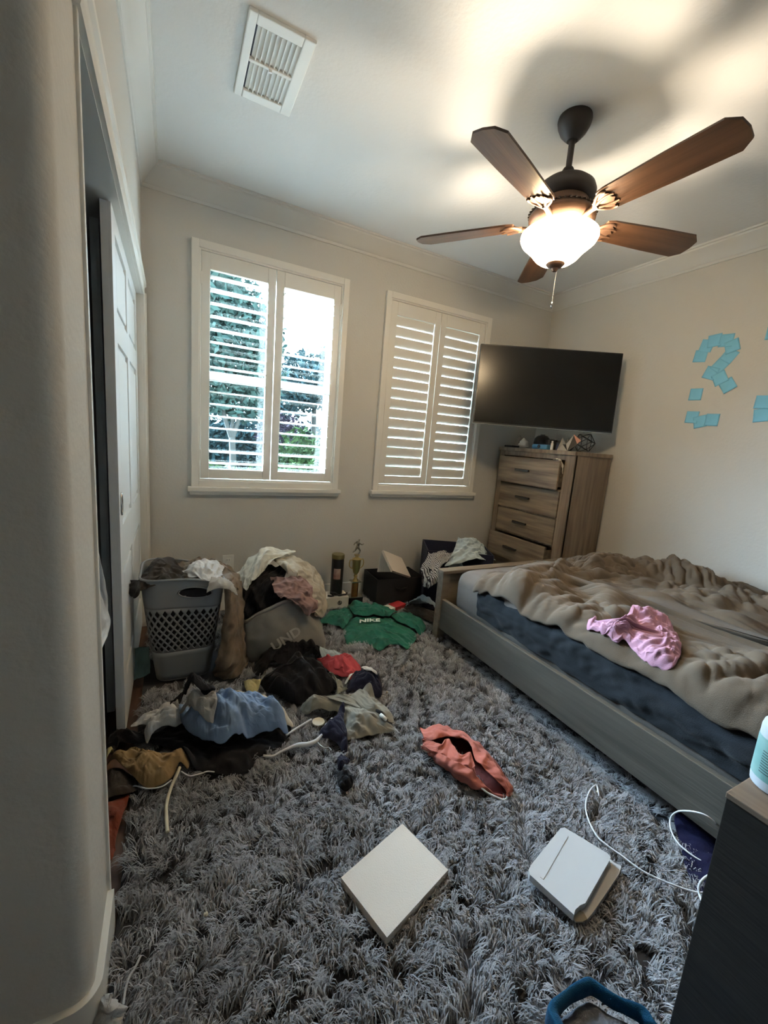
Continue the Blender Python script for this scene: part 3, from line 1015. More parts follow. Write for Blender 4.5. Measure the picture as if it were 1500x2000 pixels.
def drape(name, outline, material, mound=0.03, n=48, expand=1.15, seed=0, spine=None, amp=0.02, freq=7.0, ang=0.0,
          aniso=2.0, power=2.0, thick=0.004, label=None, cat='clothing', group=None, steps=26, parent=None, hold=0.35,
          ridges=(), hblur=2, ground=False, core=0.06, xmin=None, wr=0.012, settle=0.5, edge_lift=0.0, write=True, sub=1):
    """a rumpled sheet whose outline lies as given, settled over whatever is below it"""
    global HG
    if name != 'duvet' and amp > 0.012:
        freq *= 1.65; amp *= 0.85
    XY, r = outline_grid(outline, n, spine)
    base = np.full_like(HG, RUG) if ground else np.maximum(blur(HG, hblur), HG)
    def bulk(xy, rr):
        f = folds(xy[..., 0], xy[..., 1], seed, freq, ang, aniso)
        m = mound * (1 - rr ** power) + amp * f * (1 - rr ** 8) * 2.1 + edge_lift * rr ** 6 * (0.5 + pnoise(xy[..., 0] * 9, xy[..., 1] * 9, seed + 40))
        for (pl, h, w) in ridges:
            pl = np.asarray(pl, float)
            best = np.zeros(xy.shape[:2])
            for a, b in zip(pl[:-1], pl[1:]):
                ab = b[:2] - a[:2]
                t = np.clip(((xy - a[:2]) @ ab) / (ab @ ab + 1e-9), 0, 1)
                d = np.linalg.norm(xy - (a[:2] + t[..., None] * ab), axis=-1)
                best = np.maximum(best, np.sqrt(np.clip(1 - (d / w) ** 2, 0, 1)))
            m = m + h * best
        return m
    D, rd = outline_grid(outline, 150, spine)
    G = base.copy()
    h_splat(G, D[..., 0], D[..., 1], h_sample(base, D[..., 0], D[..., 1]) + bulk(D, rd))
    G = np.maximum(blur(G, 1), base)
    z = h_sample(G, XY[..., 0], XY[..., 1]) + 0.012
    P = np.dstack([XY, z])
    rest = cloth_rest(P, expand)
    rng = np.random.RandomState(seed + 1)
    P[..., 2] += 0.02 * np.abs(pnoise(XY[..., 0] * 14, XY[..., 1] * 14, seed + 3)) + 0.004 * rng.rand(*r.shape)
    aw = np.where(r > 0.93, hold, core)
    X = relax(P.copy(), rest, steps, G, XY.copy(), aw, xmin=xmin)
    zg = h_sample(G, X[..., 0], X[..., 1]) + 0.003
    X[..., 2] = zg + (X[..., 2] - zg) * settle
    f2 = folds(XY[..., 0], XY[..., 1], seed + 20, max(freq * 1.9, 13.0), ang + 0.5, aniso) - 0.22
    f3 = folds(XY[..., 0], XY[..., 1], seed + 27, max(freq * 3.6, 26.0), ang - 0.4, 1.6) - 0.22
    X[..., 2] += wr * (2.2 * f2 + 0.9 * f3) * (1 - 0.75 * r ** 8)
    X[..., 2] = np.maximum(X[..., 2], h_sample(base, X[..., 0], X[..., 1]) + 0.003)
    if write and not ground:
        U = upsample(X, 3)
        h_splat(HG, U[..., 0], U[..., 1], U[..., 2] + thick)
    o = cloth_object(name, X, material, parent, thick, sub)
    if label:
        tag(o, label, cat, group)
    return o


def loft(name, rows, material, nu=40, nv=40, amp=0.008, freq=10.0, ang=0.0, aniso=2.5, seed=0, thick=0.004, label=None,
         cat='clothing', parent=None, group=None, closed=False, write=True, sub=1, fine=0.55):
    R = [catmull(r, nu, closed) for r in rows]
    R = np.stack(R)                                    # rows x nu x 3
    X = np.stack([catmull(R[:, k], nv) for k in range(R.shape[1])], 1)   # nv x nu x 3
    du = np.gradient(X, axis=1); dv = np.gradient(X, axis=0)
    N = np.cross(du, dv); N /= (np.linalg.norm(N, axis=-1, keepdims=True) + 1e-9)
    su = np.concatenate([[0], np.cumsum(np.linalg.norm(np.diff(X, axis=1), axis=-1).mean(0))])
    sv = np.concatenate([[0], np.cumsum(np.linalg.norm(np.diff(X, axis=0), axis=-1).mean(1))])
    SU, SV = np.meshgrid(su, sv)
    f = folds(SU, SV, seed, freq, ang, aniso) - 0.25 + fine * (folds(SU, SV, seed + 7, freq * 2.6, ang + 0.5, 1.5) - 0.25)
    if closed:
        w = np.minimum(1, np.minimum(np.arange(len(su)), np.arange(len(su))[::-1]) / 4.0)
        f = f * w[None]
    X = X + N * (f * amp * (2.0 if closed else 2.8))[..., None]
    if write:
        U = upsample(X, 2)
        h_splat(HG, U[..., 0], U[..., 1], U[..., 2])
    o = cloth_object(name, X, material, parent, thick, sub, wrap=closed)
    if label:
        tag(o, label, cat, group)
    return o


def text_verts(s, size=1.0, bold=0.0, shear=0.0):
    cu = bpy.data.curves.new('lettering', 'FONT')
    cu.body = s; cu.size = size; cu.offset = bold; cu.shear = shear; cu.align_x = 'CENTER'; cu.align_y = 'CENTER'; cu.extrude = 0.0
    cu.resolution_u = 3
    o = bpy.data.objects.new('lettering', cu)
    COL.objects.link(o)
    dg = bpy.context.evaluated_depsgraph_get()
    me = bpy.data.meshes.new_from_object(o.evaluated_get(dg))
    vs = [tuple(v.co) for v in me.vertices]; fs = [tuple(p.vertices) for p in me.polygons]
    bpy.data.objects.remove(o, do_unlink=True); bpy.data.curves.remove(cu); bpy.data.meshes.remove(me)
    return vs, fs


# cloth colours
C = {}
for nm, col, kw in (
        ('duvet', (0.084, 0.064, 0.046), dict(var=0.06)), ('taupe_sheet', (0.13, 0.112, 0.10), dict(var=0.05)), ('slate_sheet', (0.011, 0.013, 0.016), dict(sheen=0.08)),
        ('pink', (0.38, 0.20, 0.27), {}), ('coral', (0.42, 0.135, 0.105), {}), ('coral_shade', (0.16, 0.035, 0.03), {}), ('denim', (0.20, 0.29, 0.45), dict(var=0.1)),  # the darker coral paints the shade inside the shorts
        ('cream', (0.58, 0.52, 0.42), {}), ('white', (0.60, 0.60, 0.60), {}), ('offwhite', (0.56, 0.55, 0.49), {}), ('grey_tee', (0.36, 0.35, 0.33), {}),
        ('charcoal', (0.024, 0.023, 0.026), {}), ('black', (0.007, 0.007, 0.009), {}), ('tan', (0.27, 0.175, 0.08), dict(color2=(0.12, 0.08, 0.042), vscale=5)),
        ('camo', (0.075, 0.060, 0.045), dict(color2=(0.17, 0.125, 0.09), vscale=14)), ('brown_dark', (0.028, 0.022, 0.019), {}), ('mauve', (0.25, 0.165, 0.155), {}),
        ('beige', (0.40, 0.36, 0.29), {}), ('bag', (0.215, 0.21, 0.195), dict(var=0.05)), ('green', (0.016, 0.10, 0.070), dict(var=0.08)), ('yellow', (0.50, 0.42, 0.20), {}),
        ('red', (0.50, 0.075, 0.09), {}), ('olive', (0.235, 0.23, 0.20), {}), ('navy', (0.010, 0.011, 0.026), {}), ('jeans', (0.30, 0.36, 0.41), dict(var=0.1)),
        ('lightblue', (0.36, 0.43, 0.46), {}), ('rust', (0.16, 0.035, 0.018), {}), ('ragcol', (0.42, 0.42, 0.42), {}), ('teal', (0.20, 0.30, 0.30), {}), ('tanstrap', (0.24, 0.13, 0.09), {}),
        ('navybag', (0.006, 0.006, 0.026), dict(sheen=0.0))):
    C[nm] = cloth_mat('cloth_' + nm, col, **kw)

# ------------------------------------------------------------------ mattress, slate sheet and duvet
ma = empty('mattress', (1.56, 1.98, 0.23))
tag(ma, 'mattress in a taupe fitted sheet bulging at the footboard corner', 'mattress')
bm = bmesh.new()
bmesh.ops.create_cube(bm, size=1.0)
for v in bm.verts:
    v.co = Vector(((1.56 + (v.co.x + .5) * 1.44) - 1.56, (0.06 + (v.co.y + .5) * 1.92) - 1.98, (v.co.z + .5) * 0.285))
bmesh.ops.bevel(bm, geom=bm.edges[:], offset=0.085, segments=6, affect='EDGES', profile=0.5)
bmesh.ops.subdivide_edges(bm, edges=[e for e in bm.edges if e.calc_length() > 0.12], cuts=14, use_grid_fill=True)
for v in bm.verts:
    n_ = float(folds(np.array([v.co.x + v.co.z]), np.array([v.co.y]), 3, 7, 0.6, 2.5)[0])
    v.co += v.co.normalized() * 0.0 + Vector((-(n_ - .25) * 0.02, (n_ - .25) * 0.01, (n_ - .25) * 0.016))
me = bpy.data.meshes.new('fitted_sheet'); bm.to_mesh(me); bm.free()
link_mesh('fitted_sheet', me, C['taupe_sheet'], ma)
yy = (np.arange(HNY) * HRES + HY0)[:, None]; xx = (np.arange(HNX) * HRES + HX0)[None, :]
inb = (xx > 1.495) & (xx < 3.03) & (yy > 0.03) & (yy < 2.0)
ex_ = np.clip((xx - 1.50) / 0.13, 0, 1); ey_ = np.clip((2.0 - yy) / 0.10, 0, 1)
HG = np.where(inb, 0.27 + 0.25 * np.sqrt(np.clip(1 - (1 - ex_) ** 2, 0, 1)) * np.sqrt(np.clip(1 - (1 - ey_) ** 2, 0, 1)), HG)

rows = []
for i, y in enumerate(np.linspace(1.72, 0.10, 9)):
    w = 0.010 * math.sin(i * 1.3)
    rows.append([(1.70, y, 0.522), (1.60, y, 0.512), (1.552 + w, y, 0.465), (1.540 - w, y, 0.40), (1.548, y, 0.345 + w), (1.553, y, 0.312)])
loft('sheet', rows, C['slate_sheet'], nu=36, nv=90, amp=0.009, freq=9, ang=0.05, aniso=5.0, seed=21, thick=0.002,
     label='dark slate sheet pulled down over the side of the mattress', cat='bed sheet')

left = [(1.528, 1.748, 0.325), (1.528, 1.633, 0.312), (1.528, 1.474, 0.362), (1.528, 1.321, 0.373), (1.528, 1.148, 0.381), (1.528, 0.989, 0.388), (1.528, 0.868, 0.429), (1.528, 0.756, 0.431), (1.528, 0.652, 0.446), (1.528, 0.527, 0.481), (1.528, 0.457, 0.506)]
crest = [(2.788, 1.372, 0.630), (2.884, 1.690, 0.620), (2.683, 1.774, 0.620), (2.422, 1.803, 0.600), (2.131, 1.806, 0.570), (1.813, 1.721, 0.560), (1.495, 1.592, 0.550), (1.382, 1.556, 0.500)]
outl = [(1.542 + 0.006 * math.sin(i * 2.0), p[1]) for i, p in enumerate(left)] + [(1.55, 0.25), (1.62, 0.08), (2.2, 0.06), (2.9, 0.08), (3.0, 0.5), (3.0, 1.1), (2.97, 1.5)] + [(min(p[0], 2.93), min(p[1], 1.9)) for p in crest[1:6]]
rid = [
    ([(1.231, 1.312, 0.600), (1.472, 1.457, 0.600), (1.726, 1.538, 0.600), (2.065, 1.582, 0.600), (2.515, 1.528, 0.600), (2.792, 1.395, 0.600), (2.740, 1.135, 0.600)], 0.055, 0.085),
    ([(1.870, 1.051, 0.600), (2.173, 1.080, 0.600), (2.357, 1.029, 0.600), (2.578, 0.969, 0.600), (2.650, 0.856, 0.600)], 0.075, 0.17),
    ([(1.602, 1.446, 0.580), (1.699, 1.387, 0.580), (1.853, 1.347, 0.580), (1.936, 1.228, 0.580), (1.928, 1.083, 0.580)], 0.030, 0.07),
    ([(2.344, 1.644, 0.620), (2.761, 1.612, 0.620), (2.741, 1.345, 0.620), (2.874, 1.142, 0.620), (3.053, 0.999, 0.620)], 0.055, 0.12),
    ([(1.197, 1.315, 0.550), (1.279, 1.343, 0.550), (1.416, 1.388, 0.550)], 0.035, 0.05),
    ([(1.803, 0.795, 0.580), (1.768, 0.679, 0.580), (1.808, 0.599, 0.580), (1.853, 0.553, 0.580)], 0.035, 0.08),
    ([(1.460, 0.787, 0.560), (1.519, 0.704, 0.560), (1.598, 0.604, 0.560), (1.694, 0.502, 0.560)], 0.020, 0.10),
    ([(1.454, 1.273, 0.580), (1.540, 1.195, 0.580), (1.658, 1.122, 0.580), (1.812, 1.064, 0.580)], 0.025, 0.04),
]
drape('duvet', outl, C['duvet'], mound=0.03, n=130, expand=1.13, seed=8, amp=0.042, freq=5.5, ang=1.1, aniso=3.4, power=8, settle=0.8,
      thick=0.014, wr=0.0125, core=0.10, label='rumpled grey brown duvet bunched across the bed', cat='duvet', ridges=rid, steps=30, hold=0.4, xmin=1.532,
      spine=[(1.9, 1.5), (2.2, 1.0), (2.2, 0.5)])

drape('shirt', [(max(p[0], 1.552), p[1]) for p in [(1.544, 0.970, 0.560), (1.612, 0.936, 0.600), (1.781, 1.000, 0.600), (1.920, 0.979, 0.600), (1.886, 0.886, 0.600), (1.717, 0.763, 0.600), (1.576, 0.705, 0.600), (1.528, 0.755, 0.600), (1.456, 0.792, 0.600), (1.428, 0.798, 0.560)]] + [(p[0], p[1]) for p in [(1.575, 0.886, 0.433), (1.555, 0.911, 0.393), (1.555, 0.969, 0.430), (1.555, 1.042, 0.473), (1.600, 1.055, 0.485)]],
      C['pink'], mound=0.022, n=64, expand=1.22, seed=4, wr=0.018, amp=0.020, freq=12, ang=0.5, aniso=1.8, spine=[(1.575, 1.02), (1.60, 0.93), (1.70, 0.84)],
      xmin=1.545, label='crumpled pink shirt lying on the duvet', cat='shirt')
# ------------------------------------------------------------------ laundry basket
KX, KY = 0.045, 2.165
bk = empty('laundry_basket', (KX, KY, RUG))
tag(bk, 'tall grey plastic laundry basket with diamond lattice holes', 'laundry basket')


def rrect(hx, hy, r, t):
    """point on a rounded rectangle, t in 0..1"""
    per = [2 * (hx - r), 2 * (hy - r)]
    q = math.pi * r / 2
    tot = 2 * per[0] + 2 * per[1] + 4 * q
    s_ = (t % 1.0) * tot
    cx, cy = hx - r, hy - r
    segs = [('l', per[0], (-cx, -hy), (1, 0)), ('a', q, (cx, -cy), -90), ('l', per[1], (hx, -cy), (0, 1)), ('a', q, (cx, cy), 0),
            ('l', per[0], (cx, hy), (-1, 0)), ('a', q, (-cx, cy), 90), ('l', per[1], (-hx, cy), (0, -1)), ('a', q, (-cx, -cy), 180)]
    for k, L, p0, d in segs:
        if s_ <= L or (k == 'a' and d == 180):
            if k == 'l':
                return (p0[0] + d[0] * s_, p0[1] + d[1] * s_)
            a = math.radians(d + 90 * s_ / L)
            return (p0[0] + r * math.cos(a), p0[1] + r * math.sin(a))
        s_ -= L
    return (-cx, -hy)


BH = 0.475
def bpos(t, h):
    k = h / BH
    hx = 0.122 + 0.060 * k; hy = 0.105 + 0.050 * k
    x, y = rrect(hx, hy, 0.055 + 0.02 * k, t)
    z = h + (0.014 * math.cos(4 * math.pi * (t - 0.13)) + 0.010) * max(0, k - 0.72) / 0.28 + (0.028 - 0.14 * (x + 0.0)) * max(0, k - 0.6) / 0.4
    return (x, y, z)


NC = 34
h0, h1 = 0.155, 0.365
NR = 10
dh = (h1 - h0) / NR
vs = []; fs = []
def addv(t, h):
    vs.append(bpos(t, h)); return len(vs) - 1
# lattice band: staggered diamonds with diamond holes
for j in range(NR + 1):
    for i in range(NC):
        if j == NR and False: continue
        c0 = (i + (j % 2) * 0.5) / NC
        hc = h0 + j * dh
        if j == 0 or j == NR:
            s_ = 1 if j == 0 else -1
            a = addv(c0 - 0.5 / NC, hc); b_ = addv(c0 + 0.5 / NC, hc); c_ = addv(c0, hc + s_ * dh)
            fs.append((a, b_, c_)); continue
        o_ = [(c0 - 0.5 / NC, hc), (c0, hc - dh), (c0 + 0.5 / NC, hc), (c0, hc + dh)]
        outer = [addv(*p) for p in o_]
        inner = []
        for k in range(4):
            p, q_ = o_[k], o_[(k + 1) % 4]
            for f in (0.16, 0.84):
                pt = (p[0] * (1 - f) + q_[0] * f, p[1] * (1 - f) + q_[1] * f)
                inner.append(addv(c0 + (pt[0] - c0) * 0.70, hc + (pt[1] - hc) * 0.70))
        for k in range(4):
            o0, o1 = outer[k], outer[(k + 1) % 4]
            i0, i1, ip = inner[2 * k], inner[2 * k + 1], inner[2 * k - 1]
            fs.append((o0, o1, i1, i0)); fs.append((o0, i0, ip))
# solid lower wall and bottom, upper band with grip holes
NT = 96
def band(ha, hb, n, hole=False):
    ids = [[addv(i / NT, ha + (hb - ha) * j / n) for i in range(NT)] for j in range(n + 1)]
    for j in range(n):
        for i in range(NT):
            tc_ = (i + .5) / NT; hc = ha + (hb - ha) * (j + .5) / n
            if hole and any(((tc_ - c) / 0.062) ** 2 + ((hc - 0.425) / 0.021) ** 2 < 1 for c in (0.128, 0.628)):
                continue
            fs.append((ids[j][i], ids[j][(i + 1) % NT], ids[j + 1][(i + 1) % NT], ids[j + 1][i]))
band(0.004, h0, 6)
band(h1, BH, 14, True)
me = mesh_np('basket_wall', vs, fs)
bm = bmesh.new(); bm.from_mesh(me); bmesh.ops.remove_doubles(bm, verts=bm.verts, dist=0.0004)
bmesh.ops.recalc_face_normals(bm, faces=bm.faces); bm.to_mesh(me); bm.free()
o = link_mesh('basket_wall', me, BASKET, bk)
md = o.modifiers.new('t', 'SOLIDIFY'); md.thickness = 0.0035
MB().tube([bpos(t, BH) for t in np.linspace(0, 1, 96, endpoint=False)], 0.0055, 8, closed=True).build('rim', BASKET, bk, smooth=True)
MB().prism([bpos(t, 0.0)[:2] for t in np.linspace(0, 1, 40, endpoint=False)], 0.0, 0.005, 2).build('basket_bottom', BASKET, bk)
for c in (0.128, 0.628):
    MB().tube([bpos(c + 0.062 * math.cos(a), 0.425 + 0.021 * math.sin(a)) for a in np.linspace(0, 2 * math.pi, 40, endpoint=False)], 0.0035, 6, closed=True).build('grip', BASKET, bk, smooth=True)
# what the holes show: dark clothes packed inside
rows = []
for h in (0.03, 0.15, 0.28, 0.40, 0.47):
    rows.append([(KX + bpos(t, h)[0] * 0.90, KY + bpos(t, h)[1] * 0.90, RUG + h) for t in np.linspace(0, 1, 24, endpoint=False)])
loft('laundry', rows, C['charcoal'], nu=80, nv=40, amp=0.006, freq=11, seed=91, closed=True, write=False,
     label='dark laundry packed inside the grey basket, seen through its holes', cat='clothing')
h_box(KX - 0.175, KX + 0.175, KY - 0.15, KY + 0.15, RUG + 0.47)

# ------------------------------------------------------------------ soft grey storage bag
bg = empty('storage_bag', (0.56, 2.30, RUG))
tag(bg, 'soft grey fabric bag with a rolled rim and pale printed letters', 'bag')
top = [(0.331, 2.120, 0.261), (0.386, 2.090, 0.303), (0.455, 2.070, 0.341), (0.535, 2.070, 0.370)] + [(0.614, 2.100, 0.352), (0.707, 2.180, 0.239)] + [(0.74, 2.40, 0.30), (0.60, 2.50, 0.33), (0.44, 2.48, 0.31), (0.34, 2.34, 0.27)]
bot = [(0.358, 2.136, 0.030), (0.409, 2.082, 0.030), (0.479, 2.067, 0.030), (0.569, 2.055, 0.030)] + [(0.695, 2.090, 0.030), (0.794, 2.140, 0.030)] + [(0.80, 2.36, 0.03), (0.66, 2.46, 0.03), (0.48, 2.46, 0.03), (0.38, 2.36, 0.03)]
def mixr(a, b, t, bulge):
    c = np.mean(np.asarray(a), 0)
    out = []
    for p, q in zip(a, b):
        v = np.asarray(p) * (1 - t) + np.asarray(q) * t
        d = v - c; d[2] = 0
        out.append(tuple(v + d / (np.linalg.norm(d) + 1e-6) * bulge))
    return out
rings = [mixr(bot, top, t, b) for t, b in ((0.0, 0), (0.2, 0.018), (0.5, 0.022), (0.8, 0.012), (1.0, 0.0))]
o = loft('bag_body', rings, C['bag'], nu=90, nv=30, amp=0.007, freq=6, ang=0.6, aniso=2.5, seed=31, closed=True, write=False, thick=0.004)
o.parent = bg; o.matrix_parent_inverse = Matrix.Translation(-Vector(bg.location))
o = MB().tube([tuple(p) for p in catmull(top, 80, True)], 0.010, 8, closed=True).build('rolled_rim', C['bag'], bg, smooth=True)
o.matrix_parent_inverse = Matrix.Translation(-Vector(bg.location))
# letters follow the front of the bag
vs, fs = text_verts('UND', 0.075, 0.002)
A0, A1 = [np.array(p) for p in [(0.471, 2.028, 0.141), (0.600, 2.028, 0.214)]]
ux = (A1 - A0) / np.linalg.norm(A1 - A0); up_ = np.array([0.18, 0.05, 1.0]); up_ = up_ - ux * (up_ @ ux); up_ /= np.linalg.norm(up_)
mid_ = (A0 + A1) / 2
nrm = np.cross(ux, up_); nrm /= np.linalg.norm(nrm)
me = mesh_np('printed_letters', [mid_ + ux * v[0] + up_ * v[1] + nrm * 0.004 for v in vs], fs)
o = link_mesh('printed_letters', me, mat('faded_print', (0.42, 0.41, 0.38), rough=0.8), bg, smooth=False)
o.matrix_parent_inverse = Matrix.Translation(-Vector(bg.location))
o['label'] = 'pale printed letters'
h_box(0.40, 0.74, 2.14, 2.44, 0.30)

# ------------------------------------------------------------------ things against the back wall
bx = empty('small_box', (1.065, 2.70, RUG), -0.06)
tag(bx, 'small white box with a dark round emblem on the floor below the tube', 'box')
MB().box((-0.085, -0.055, 0), (0.085, 0.075, 0.085), 0.002).build('carton', CARD, bx)
m = MB()
m.tube([(0.018 + 0.014 * math.cos(a), -0.056, 0.042 + 0.014 * math.sin(a)) for a in np.linspace(0, 2 * math.pi, 24, endpoint=False)], 0.0022, 6, closed=True)
m.tube([(0.013, -0.056, 0.060), (0.013, -0.056, 0.040)], 0.0022, 6)
m.tube([(0.019 + 0.006 * math.cos(a), -0.056, 0.039 + 0.006 * math.sin(a)) for a in np.linspace(0, 2 * math.pi, 14, endpoint=False)], 0.002, 6, closed=True)
m.build('emblem', DARKTXT, bx)
OLIVE = mat('olive_gold_cap', (0.20, 0.17, 0.07), rough=0.3, metal=0.6)
PHOTO = mat('pinkish_label', (0.42, 0.30, 0.25), rough=0.6, color2=(0.20, 0.07, 0.06), vscale=14)
tu = empty('tube', (1.075, 2.72, RUG + 0.085))
tag(tu, 'black cylindrical tube with an olive lid standing on a white box', 'tube')
MB().lathe([(0, 0), (0.044, 0), (0.045, 0.01), (0.045, 0.28), (0, 0.28)], 36).build('tube_body', BLACKP, tu, angle=35)
MB().lathe([(0, 0.275), (0.047, 0.275), (0.047, 0.30), (0.044, 0.306), (0, 0.306)], 36).build('lid', OLIVE, tu, angle=35)
m = MB()
aa = np.linspace(math.radians(215), math.radians(280), 14)
m.add([(0.0462 * math.cos(a), 0.0462 * math.sin(a), z) for z in (0.125, 0.205) for a in aa], [(i, i + 1, 15 + i, 14 + i) for i in range(13)])
lb = m.build('label', PHOTO, tu, smooth=True); lb['label'] = 'pinkish picture label'
tc = empty('twisted_cord', (1.075, 2.66, RUG + 0.085))
tag(tc, 'black cord coiled on the white box around the tube foot', 'cord')
MB().tube(catmull([(-0.075, 0.02, 0.006), (-0.06, -0.005, 0.012), (-0.035, 0.012, 0.008), (-0.052, 0.035, 0.02), (-0.03, 0.0, 0.03), (0.0, -0.0, 0.008), (0.03, -0.005, 0.014), (0.062, 0.01, 0.008), (0.075, 0.03, 0.01)], 50), 0.006, 8).build('cord', BLACKP, tc, smooth=True)

tp = empty('trophy', (1.225, 2.72, RUG))
tag(tp, 'gold and silver trophy with a running figure on top', 'trophy')
TROPHY_RED = mat('trophy_column_foil', (0.45, 0.22, 0.07), rough=0.25, metal=0.7, color2=(0.22, 0.08, 0.04), vscale=9)
MB().box((-0.058, -0.035, 0), (0.058, 0.035, 0.050), 0.003).build('base_block', BLACKP, tp)
MB().box((-0.060, -0.037, 0.050), (0.060, 0.037, 0.056), 0.001).build('base_plate', SILVER, tp)
MB().lathe([(0, 0.056), (0.026, 0.056), (0.026, 0.165), (0, 0.165)], 24).build('column', TROPHY_RED, tp, angle=40)
MB().box((-0.036, -0.03, 0.165), (0.036, 0.03, 0.174), 0.001).build('column_plate', SILVER, tp)
MB().lathe([(0, 0.174), (0.022, 0.174), (0.014, 0.190), (0.010, 0.200), (0.016, 0.210), (0.011, 0.222), (0.022, 0.240), (0.030, 0.275), (0.032, 0.320), (0.036, 0.345), (0.030, 0.350), (0.016, 0.356), (0.012, 0.366), (0.022, 0.372), (0.022, 0.378), (0, 0.378)], 28).build('cup', GOLD, tp, angle=40)
for s_ in (-1, 1):
    m = MB()
    m.tube(catmull([(s_ * 0.030, 0, 0.27), (s_ * 0.052, 0, 0.285), (s_ * 0.058, 0, 0.315), (s_ * 0.050, 0, 0.340), (s_ * 0.034, 0, 0.335)], 18), 0.004, 8)
    m.build('cup_handle', GOLD, tp, smooth=True)
vv = [(0, 0, 0.435), (0.004, 0, 0.465), (0.006, 0, 0.482), (0.010, 0, 0.497), (0.002, -0.016, 0.472), (0.022, -0.024, 0.458), (0.040, -0.020, 0.466),
      (0.006, 0.016, 0.472), (-0.014, 0.024, 0.460), (-0.024, 0.020, 0.445), (0.004, -0.008, 0.430), (0.020, -0.010, 0.408), (0.004, -0.010, 0.380), (-0.004, 0.008, 0.430), (-0.014, 0.010, 0.405), (-0.034, 0.010, 0.392)]
ed = [(0, 1), (1, 2), (2, 3), (1, 4), (4, 5), (5, 6), (1, 7), (7, 8), (8, 9), (0, 10), (10, 11), (11, 12), (0, 13), (13, 14), (14, 15)]
rad = [0.011, 0.013, 0.005, 0.009, 0.006, 0.005, 0.004, 0.006, 0.005, 0.004, 0.008, 0.006, 0.005, 0.008, 0.006, 0.004]
me = bpy.data.meshes.new('runner_figure'); me.from_pydata(vv, ed, [])
fg = link_mesh('runner_figure', me, SILVER, tp, smooth=False)
md = fg.modifiers.new('skin', 'SKIN')
for i, d in enumerate(me.skin_vertices[0].data):
    d.radius = (rad[i], rad[i]); d.use_root = (i == 0)
md = fg.modifiers.new('sub', 'SUBSURF'); md.levels = 2; md.render_levels = 2

bb_ = empty('fabric_bin', (1.56, 2.73, RUG), -0.05)
tag(bb_, 'black fabric storage bin by the wall holding a white canvas', 'bin')
BINM = cloth_mat('black_bin_fabric', (0.012, 0.012, 0.015))
m = MB()
def openbox(m, w, d, h, t, flare=0.0):
    m.box((-w / 2, -d / 2, 0), (w / 2, d / 2, t))
    m.box((-w / 2, -d / 2, t), (-w / 2 + t, d / 2, h), 0.002)
    m.box((w / 2 - t, -d / 2, t), (w / 2, d / 2, h), 0.002)
    m.box((-w / 2 + t, -d / 2, t), (w / 2 - t, -d / 2 + t, h), 0.002)
    m.box((-w / 2 + t, d / 2 - t, t), (w / 2 - t, d / 2, h), 0.002)
openbox(m, 0.40, 0.27, 0.205, 0.008)
m.build('bin_body', BINM, bb_)
MB().tube([(-0.05, -0.138, 0.15), (-0.045, -0.150, 0.135), (0.0, -0.153, 0.125), (0.045, -0.150, 0.135), (0.05, -0.138, 0.15)], 0.006, 6).build('bin_handle', BINM, bb_, smooth=True)
cv = empty('canvas', (1.535, 2.66, 0.335))
tag(cv, 'blank white canvas tilted upright inside the black bin', 'canvas')
c0, c1, c2 = [np.array(p) for p in [(1.417, 2.700, 0.427), (1.598, 2.720, 0.350), (1.625, 2.600, 0.231)]]
e1 = c1 - c0; e2 = c2 - c1
nn = np.cross(e1, e2); nn /= np.linalg.norm(nn)
q = [c0, c1, c2, c0 + e2 * 1.05]
m = MB()
m.add([p - np.array(cv.location) for p in q] + [p - nn * 0.02 - np.array(cv.location) for p in q], [(0, 1, 2, 3), (7, 6, 5, 4), (0, 4, 5, 1), (1, 5, 6, 2), (2, 6, 7, 3), (3, 7, 4, 0)])
m.build('stretched_canvas', CANVAS, cv)
pb2 = empty('wedge_panel', (1.42, 2.70, 0.30))
tag(pb2, 'grey cardboard panel standing behind the tilted white canvas', 'panel')
d0, d1, d2 = [np.array(p) for p in [(1.431, 2.725, 0.416), (1.407, 2.720, 0.258), (1.545, 2.660, 0.267)]]
m = MB()
m.add([p - np.array(pb2.location) for p in (d0, d1, d2)] + [p + np.array([0, 0.006, 0]) - np.array(pb2.location) for p in (d0, d1, d2)], [(0, 1, 2), (5, 4, 3), (0, 3, 4, 1), (1, 4, 5, 2), (2, 5, 3, 0)])
m.build('card_panel', CARD, pb2)
h_box(1.36, 1.76, 2.60, 2.86, 0.2)

rp = empty('snack_packet', (1.46, 2.50, RUG), 0.35)
tag(rp, 'red and white packet on the floor before the black bin', 'packet')
REDP = mat('red_foil', (0.38, 0.03, 0.035), rough=0.35)
MB().box((-0.03, -0.04, 0), (0.085, 0.04, 0.045), 0.008).build('packet_body', REDP, rp)
MB().box((-0.10, -0.035, 0), (-0.03, 0.04, 0.040), 0.006).build('packet_end', CARD, rp)

nb = empty('fabric_bin', (1.985, 2.52, RUG), -0.46)
tag(nb, 'navy fabric storage bin behind the footboard stuffed with clothes', 'bin')
m = MB(); openbox(m, 0.50, 0.36, 0.455, 0.010)
m.build('bin_body', C['navy'], nb)
h_box(1.80, 2.18, 2.36, 2.68, 0.44)

